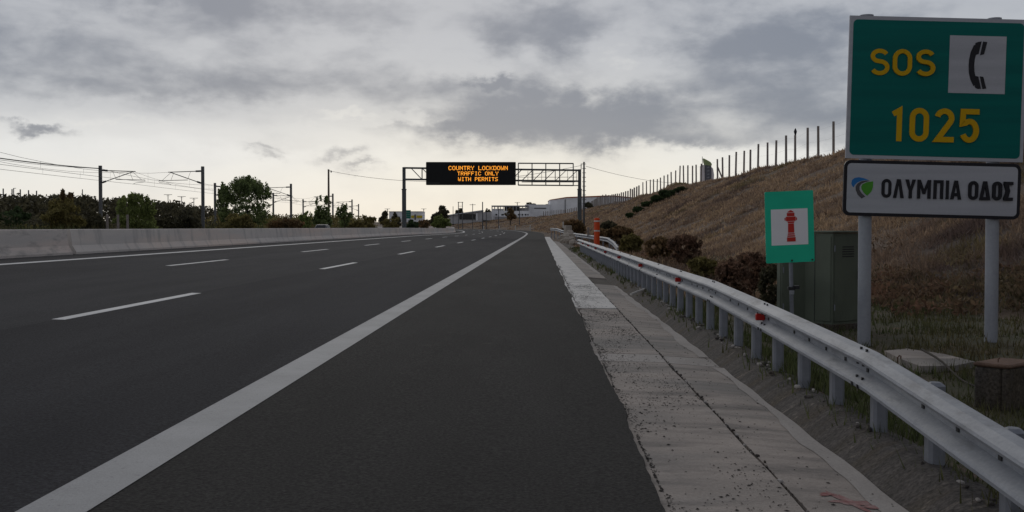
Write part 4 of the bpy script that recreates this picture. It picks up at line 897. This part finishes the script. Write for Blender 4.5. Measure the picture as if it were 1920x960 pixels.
def plant(px, py_top, w_px, Y, name, label, cat, m, n=2200, leaf=.16, nc=16, trunk=True, group=None, frac=.34, hfrac=1., up=.4, spikes=0, py_bot=None, core=.66):
    t = P(px, py_top, Y); zg = g1(t.x, Y); zb = zg if py_bot is None else P(px, py_bot, Y).z; H = t.z-zb; w = w_px*Y/F; root = thing(name, label, cat, (t.x, Y, zg), group)
    cz = zb+H*(1-.5*hfrac*.92)
    bl = clumps((t.x, Y, cz), w/2*.9, w/2*.9, H*hfrac/2*.9, nc, frac, core)
    for _ in range(spikes):
        a = rng.uniform(0, 6.28); rr = rng.uniform(0, .8)*w/2; zt = cz+H*hfrac/2*(1-.55*(rr/(w/2))**2)*rng.uniform(.85, 1.08); bl.append((t.x+rr*math.cos(a), Y+rr*math.sin(a), zt-.03*H, w*.04, w*.04, H*.105))
    np_mesh('crown', leafcloud(n, bl, leaf, up), 4, m, root, WLOC[root.name])
    if trunk:
        b = MB(); b.tube([(t.x, Y, zg-.3), (t.x+.03*w, Y, zg+H*.35), (t.x-.02*w, Y, zg+H*.75)], [H*.03, H*.02, H*.007], 7)
        for k in range(7):
            a = rng.uniform(0, 6.28); z0 = zg+H*rng.uniform(.1, .5); b.tube([(t.x, Y, z0), (t.x+math.cos(a)*w*.2, Y+math.sin(a)*w*.2, z0+H*.15), (t.x+math.cos(a)*w*.37, Y+math.sin(a)*w*.37, z0+H*.33)], [H*.012, H*.008, H*.003], 5)
        b.build('trunk', bark, root)
    return root
plant(463, 343, 114, 108, 'green_tree', 'big rounded green tree beside the railway', 'tree', f_green, 13000, .11, 44, True, None, .20, .98, 1.2, spikes=110, core=.66)
plant(418, 352, 34, 112, 'green_tree', 'narrow green sapling against the left side of the big green tree', 'tree', f_green, 2600, .12, 14, True, None, .24, .9, .9, spikes=20)
plant(255, 371, 92, 92, 'light_green_bush', 'light green bush between the two near catenary masts', 'bush', f_light, 7000, .11, 28, True, None, .24, 1., .9, spikes=34)
plant(112, 378, 96, 84, 'olive_bush', 'rounded olive-brown bush behind the near barrier', 'bush', f_olive, 7000, .11, 28, True, None, .25, 1., .6, spikes=16)
plant(20, 384, 80, 80, 'dark_bush', 'dark green bush at the left end behind the barrier', 'bush', f_deep, 3000, .14, 18, True, None, .3, 1., .4)
plant(330, 392, 90, 96, 'dark_bush', 'dark brown-green bush right of the light green bush', 'bush', f_dark, 3000, .15, 18, True, None, .3, 1., .4)
plant(447, 396, 80, 96, 'olive_bush', 'olive bush in front of the big green tree', 'bush', f_olive, 2600, .14, 16, True, None, .32, 1., .4)
plant(536, 401, 76, 110, 'autumn_bush', 'rusty brown bush right of the big green tree', 'bush', f_brown, 2400, .15, 16, True, None, .32, 1., .4)
plant(180, 397, 64, 88, 'dark_bush', 'dark scrubby bush around the base of the nearest catenary mast', 'bush', f_dark, 2000, .14, 16, True, None, .32, 1., .4)
plant(607, 373, 44, 150, 'shrub_tree', 'sparse shrub tree around the base of the wooden utility pole', 'tree', f_green, 1900, .2, 14, True, None, .3, 1., .8, spikes=12)
plant(645, 386, 34, 158, 'shrub_tree', 'low sparse shrub tree just right of the wooden utility pole', 'tree', f_green, 900, .2, 12, True, None, .28, 1., .8, spikes=10)
plant(574, 399, 34, 140, 'light_green_bush', 'small light green bush left of the wooden utility pole', 'bush', f_light, 900, .18, 10, True, None, .32, 1., .6, spikes=5)
plant(720, 392.5, 17, 230, 'small_tree', 'small dark tree left of the white box building', 'tree', f_dark, 900, .3, 10, True, None, .34, .9, .2)
plant(742, 399, 24, 235, 'dark_bush', 'dark bush before the white box building', 'bush', f_dark, 800, .3, 10, True, None, .34, 1., .2)
plant(690, 401, 34, 190, 'olive_bush', 'olive bush above the barrier left of the gantry', 'bush', f_olive, 1000, .24, 12, True, None, .34, 1., .3)
plant(660, 408, 50, 170, 'olive_bush', 'low brownish bush above the barrier right of the wooden pole', 'bush', f_olive, 1100, .22, 12, True, None, .34, 1., .3)
plant(733, 405, 44, 185, 'olive_bush', 'yellow-brown bush just left of the gantry post', 'bush', f_olive, 1100, .22, 12, True, None, .34, 1., .3)
plant(773, 411, 30, 180, 'dark_bush', 'round dark bush under the green highway sign', 'bush', f_deep, 1200, .2, 10, True, None, .34, 1., .2)
plant(826, 403, 44, 185, 'light_green_bush', 'olive-green bush at the far end of the barrier', 'bush', f_light, 1500, .22, 14, True, None, .32, 1., .4)
plant(795, 409, 36, 200, 'autumn_bush', 'brown bush between highway sign and barrier end', 'bush', f_brown, 900, .24, 12, True, None, .34, 1., .3)
plant(829, 387, 34, 300, 'round_tree', 'dark round-topped tree left of the long shed', 'tree', f_dark, 2200, .34, 16, True, None, .34, .8, .0)
plant(814, 396, 20, 300, 'round_tree', 'small dark tree crown left against the round-topped tree', 'tree', f_dark, 900, .34, 10, True, None, .34, .9, .0)
plant(862, 391.5, 21, 440, 'round_tree', 'dark umbrella-shaped tree behind the shed roof', 'tree', f_dark, 900, .42, 10, True, None, .34, .55, .0)
plant(917, 389, 13, 440, 'small_tree', 'small dark tree just left of the flat-roofed building', 'tree', f_dark, 500, .4, 8, True, None, .34, .9, .0)
plant(996, 380.5, 27, 470, 'round_tree', 'dark flat tree crown behind the annex roof', 'tree', f_dark, 1000, .45, 12, True, None, .34, .5, .0)
plant(1028, 379.5, 14, 470, 'round_tree', 'small dark tree crown against the warehouse corner', 'tree', f_dark, 600, .45, 8, True, None, .34, .6, .0)
plant(957, 390, 26, 320, 'bare_tree', 'brownish twiggy tree in front of the flat-roofed building', 'tree', f_brown, 1100, .30, 12, True, None, .3, .9, .5)
plant(1104, 379, 19, 300, 'dark_bush', 'dark bush by the palisade right of the rung pole', 'bush', f_dark, 1100, .3, 10, True, None, .34, 1., .1)
# green shrubs running down the hill from the crest
for px, py, w, bot, dl in ((1276, 351, 30, 364, 'largest green shrub on the hill crest under the fence'), (1254, 357, 36, 374, 'green shrub second down from the crest'), (1234, 367, 32, 382, 'green shrub halfway down the dark shrub line'), (1215, 377, 28, 391, 'low green shrub at the lower part of the shrub line'), (1198, 389, 24, 401, 'small green shrub near the bottom of the shrub line'), (1184, 400, 20, 411, 'lowest small shrub at the bottom of the shrub line')):
    Y = ray_ground(px, bot, 60); plant(px, py, w, Y+.8, 'hill_shrub', dl, 'shrub', f_deep, 2200, .16, 14, False, 'shrubs down the hillside', .36, 1., .2)
# dry bushes on the verge
for px, py, w, Y, m_, nm, dl in ((1412, 478, 100, 23, f_red, 'red_bush', 'reddish brown bush left of the hydrant sign'), (1372, 496, 70, 21, f_red, 'red_bush', 'small rusty bush low behind the guardrail'), (1450, 502, 60, 19.5, f_dark, 'dark_bush', 'dark tangled bush below the hydrant sign'),
                              (1284, 442, 66, 40, f_red, 'red_bush', 'dark reddish bush on the lower slope above the guardrail'), (1236, 446, 52, 46, f_brown, 'dry_bush', 'brown dry bush left of the dark reddish one'), (1318, 484, 54, 30, f_olive, 'dry_bush', 'yellowish dry bush just above the rail'),
                              (1160, 425, 54, 78, f_brown, 'dry_bush', 'dark brown brush right of the orange marker'), (1140, 416, 34, 92, f_dark, 'dry_bush', 'dark brush behind the orange marker'), (1185, 440, 40, 60, f_olive, 'dry_bush', 'olive dry bush past the far guardrail end'), (1075, 412, 40, 130, f_brown, 'dry_bush', 'brown brush at the foot of the right gantry post'), (1128, 430, 30, 84, f_brown, 'dry_bush', 'low dark brush right behind the far guardrail')):
    plant(px, py+5, w*1.2, Y, nm, dl, 'bush', m_, 2400, .0020*Y+.010, 26, True, None, .20, 1., .9, spikes=60, core=.30)
bl = []
for i in range(330):
    px = rng.uniform(400, 850); Y = rng.uniform(130, 330); t = P(px, rng.uniform(399, 410), Y); zg = g1(t.x, Y)
    if px > 790 and Y > 215: continue
    if float(inv(t.x, Y)[1]) > -32: continue
    H = max(.8, t.z-zg); w = rng.uniform(1.4, 3.); bl.append((t.x, Y, zg+H*.45, w, w, H*.55))
tag(np_mesh('scrub', leafcloud(26000, bl, .22, .6), 4, f_olive), kind='stuff', label='olive scrub along the far end of the barrier')
bl = []
for i in range(330):
    s_ = math.exp(rng.uniform(math.log(17), math.log(120))); u_ = np.interp(s_, [17, 30, 60, 120], [8.0, 6.4, 5.2, 4.2])+rng.normal(0, .9); q = pt(s_, u_)
    if 2.9 < u_ and (s_ > 18.5 or u_ > 8.2): h = rng.uniform(.14, .42); w = rng.uniform(.25, .8); bl.append((q.x, q.y, g1(q.x, q.y)+h*.4, w, w, h*.6))
tag(np_mesh('scrub', leafcloud(26000, bl, .055, .9), 4, f_red), kind='stuff', label='low tangled reddish brown scrub along the foot of the hillside')
# far woodland: one dark mass
bl = []
for i in range(150):
    px = rng.uniform(-60, 440); Y = 190+px*.25+rng.uniform(-12, 40); top = np.interp(px, [0, 60, 125, 200, 290, 340, 400, 440], [364, 366, 361, 369, 373, 377, 386, 392])+rng.uniform(-1.5, 8)
    t = P(px, top, Y); zg = g1(t.x, Y); H = t.z-zg; w = rng.uniform(1.5, 3.2); bl.append((t.x, Y, zg+H*.5, w, w, H*.5))
    for _ in range(3): bl.append((t.x+rng.normal()*w*.5, Y+rng.normal()*w*.4, zg+H*rng.uniform(.55, .93), w*.5, w*.5, H*.10))
tag(np_mesh('woodland', leafcloud(30000, bl, .42, .2), 4, f_dark), kind='stuff', label='dark woodland behind the railway')
bl = []
for px, top in ((118, 357.5), (130, 357.5), (124, 364)):
    t = P(px, top, 200); zg = g1(t.x, 200)
plant(118, 355.5, 13, 196, 'autumn_tree', 'reddish-topped tree rising above the woodland left of the nearest mast', 'tree', f_brown, 900, .3, 8, True, None, .4, .45, .2); plant(131, 355.5, 12, 196, 'autumn_tree', 'second reddish tree top close beside it, nearer the mast', 'tree', f_brown, 900, .3, 8, True, None, .4, .45, .2)
bl = []
for i in range(420):
    Y = math.exp(rng.uniform(math.log(66), math.log(300))); x = rng.uniform(-41, -34.)+ (0 if Y < 190 else -((Y-180)**2)/1000.); zg = g1(x, Y); h = rng.uniform(1.1, 2.3) if Y < 130 else rng.uniform(1.0, 2.7); w = rng.uniform(.9, 2.0); bl.append((x, Y, zg+h*.45, w, w, h*.55))
sc_ = tag(np_mesh('scrub', leafcloud(36000, bl, .16, .6), 4, f_dark), kind='stuff', label='dark scrub between the barrier and railway')
bl = []
for i in range(130):
    Y = math.exp(rng.uniform(math.log(70), math.log(280))); x = rng.uniform(-37, -33.6)+(0 if Y < 190 else -((Y-180)**2)/1000.); zg = g1(x, Y); h = rng.uniform(.6, 1.5); w = rng.uniform(.8, 1.8); bl.append((x, Y, zg+h*.45, w, w, h*.55))
tag(np_mesh('scrub', leafcloud(9000, bl, .15, .6), 4, f_olive), kind='stuff', label='yellow-brown scrub beyond the opposite road')
# ------------------------------------------------------------------ dry grass on the hill, weeds on the verge
def grass(n, sampler, hrange, m, name, blades=5, wid=lambda d: .004+.0006*d, lean=.5, label=None):
    x, y = sampler(n); keep = np.ones(len(x), bool); z = gz(x, y); d = np.hypot(x, y); N = len(x)
    bx = np.repeat(x, blades)+rng.normal(0, .07, N*blades)*(1+np.repeat(d, blades)*.02); by = np.repeat(y, blades)+rng.normal(0, .07, N*blades)*(1+np.repeat(d, blades)*.02); bz = np.repeat(z, blades)-.03
    dd = np.repeat(d, blades); h = rng.uniform(*hrange, N*blades)*np.repeat(rng.uniform(.6, 1.3, N), blades); a = rng.uniform(0, 6.28, N*blades); le = rng.uniform(.05, lean, N*blades)*h
    wv = wid(dd)*rng.uniform(.6, 1.4, N*blades); px_, py_ = np.cos(a), np.sin(a)
    b0 = np.stack([bx-py_*wv, by+px_*wv, bz], -1); b1 = np.stack([bx+py_*wv, by-px_*wv, bz], -1); tp_ = np.stack([bx+px_*le, by+py_*le, bz+h], -1)
    return tag(np_mesh(name, np.stack([b0, b1, tp_], 1).reshape(-1, 3), 3, m), kind='stuff', label=label)
def hill_s(n):
    s = np.exp(rng.uniform(math.log(17), math.log(440), n*2)); lo = np.interp(s, [0, 20, 30, 60, 180, 300], [8.4, 8.2, 7.0, 5.2, 3.2, 2.4]); hi = np.interp(s, [0, 180, 300, 440], [21, 17.5, 32., 50.])
    u = lo+(hi-lo)*rng.uniform(0, 1, n*2); x = np.empty(n*2); y = np.empty(n*2)
    for i in range(n*2): q = pt(s[i], u[i]); x[i] = q.x; y[i] = q.y
    cl = np.sin(x*1.1+np.sin(y*.5)*2)*np.sin(y*.45+np.sin(x*.6)*1.7)+.5*np.sin(x*2.7+y*1.3); k = (cl+rng.normal(0, .5, n*2)) > -.05
    return x[k][:n], y[k][:n]
grass(46000, hill_s, (.06, .25), straw, 'dry_grass', 6, wid=lambda d: .002+.0006*d, lean=1.5, label='dry brown grass on the hillside')
def verge_s(n):
    s = np.exp(rng.uniform(math.log(2.5), math.log(70), n)); u = 2.13+(np.interp(s, [0, 25, 70], [11., 8.5, 6.])-2.13)*rng.uniform(0, 1, n)**1.25
    x = s*math.sin(A0)+u*math.cos(A0); y = s*math.cos(A0)-u*math.sin(A0); c = np.sin(x*2.1+y*.9)*np.sin(y*1.7-x)+rng.normal(0, .6, n)
    k = (c > -.2) & ~((np.abs(x-4.55) < .28) & (np.abs(y-12.4) < .5))
    return x[k], y[k]
grass(30000, verge_s, (.04, .17), weedg, 'weeds', 7, lambda d: .003+.0005*d, .8, label='green and dry weeds on the verge')
def verge_dry(n):
    s = np.exp(rng.uniform(math.log(22), math.log(90), n)); u = rng.uniform(2.6, 7, n); x = s*math.sin(A0)+u*math.cos(A0); y = s*math.cos(A0)-u*math.sin(A0); c = np.sin(x*1.3+4)*np.sin(y*.8+x)+rng.normal(0, .5, n); k = c > .35
    return x[k], y[k]
grass(9000, verge_dry, (.10, .34), straw, 'dry_grass', 5, label='dry straw clumps on the verge')
def left_s(n):
    s = np.exp(rng.uniform(math.log(60), math.log(300), n)); u = rng.uniform(-40, -32, n); x = np.empty(n); y = np.empty(n)
    for i in range(n): q = pt(s[i], u[i]); x[i] = q.x; y[i] = q.y
    return x, y
grass(5000, left_s, (.5, 1.3), weedg, 'weeds', 5, label='tall weeds beyond the opposite road')
scene.render.resolution_x = 1024; scene.render.resolution_y = 512
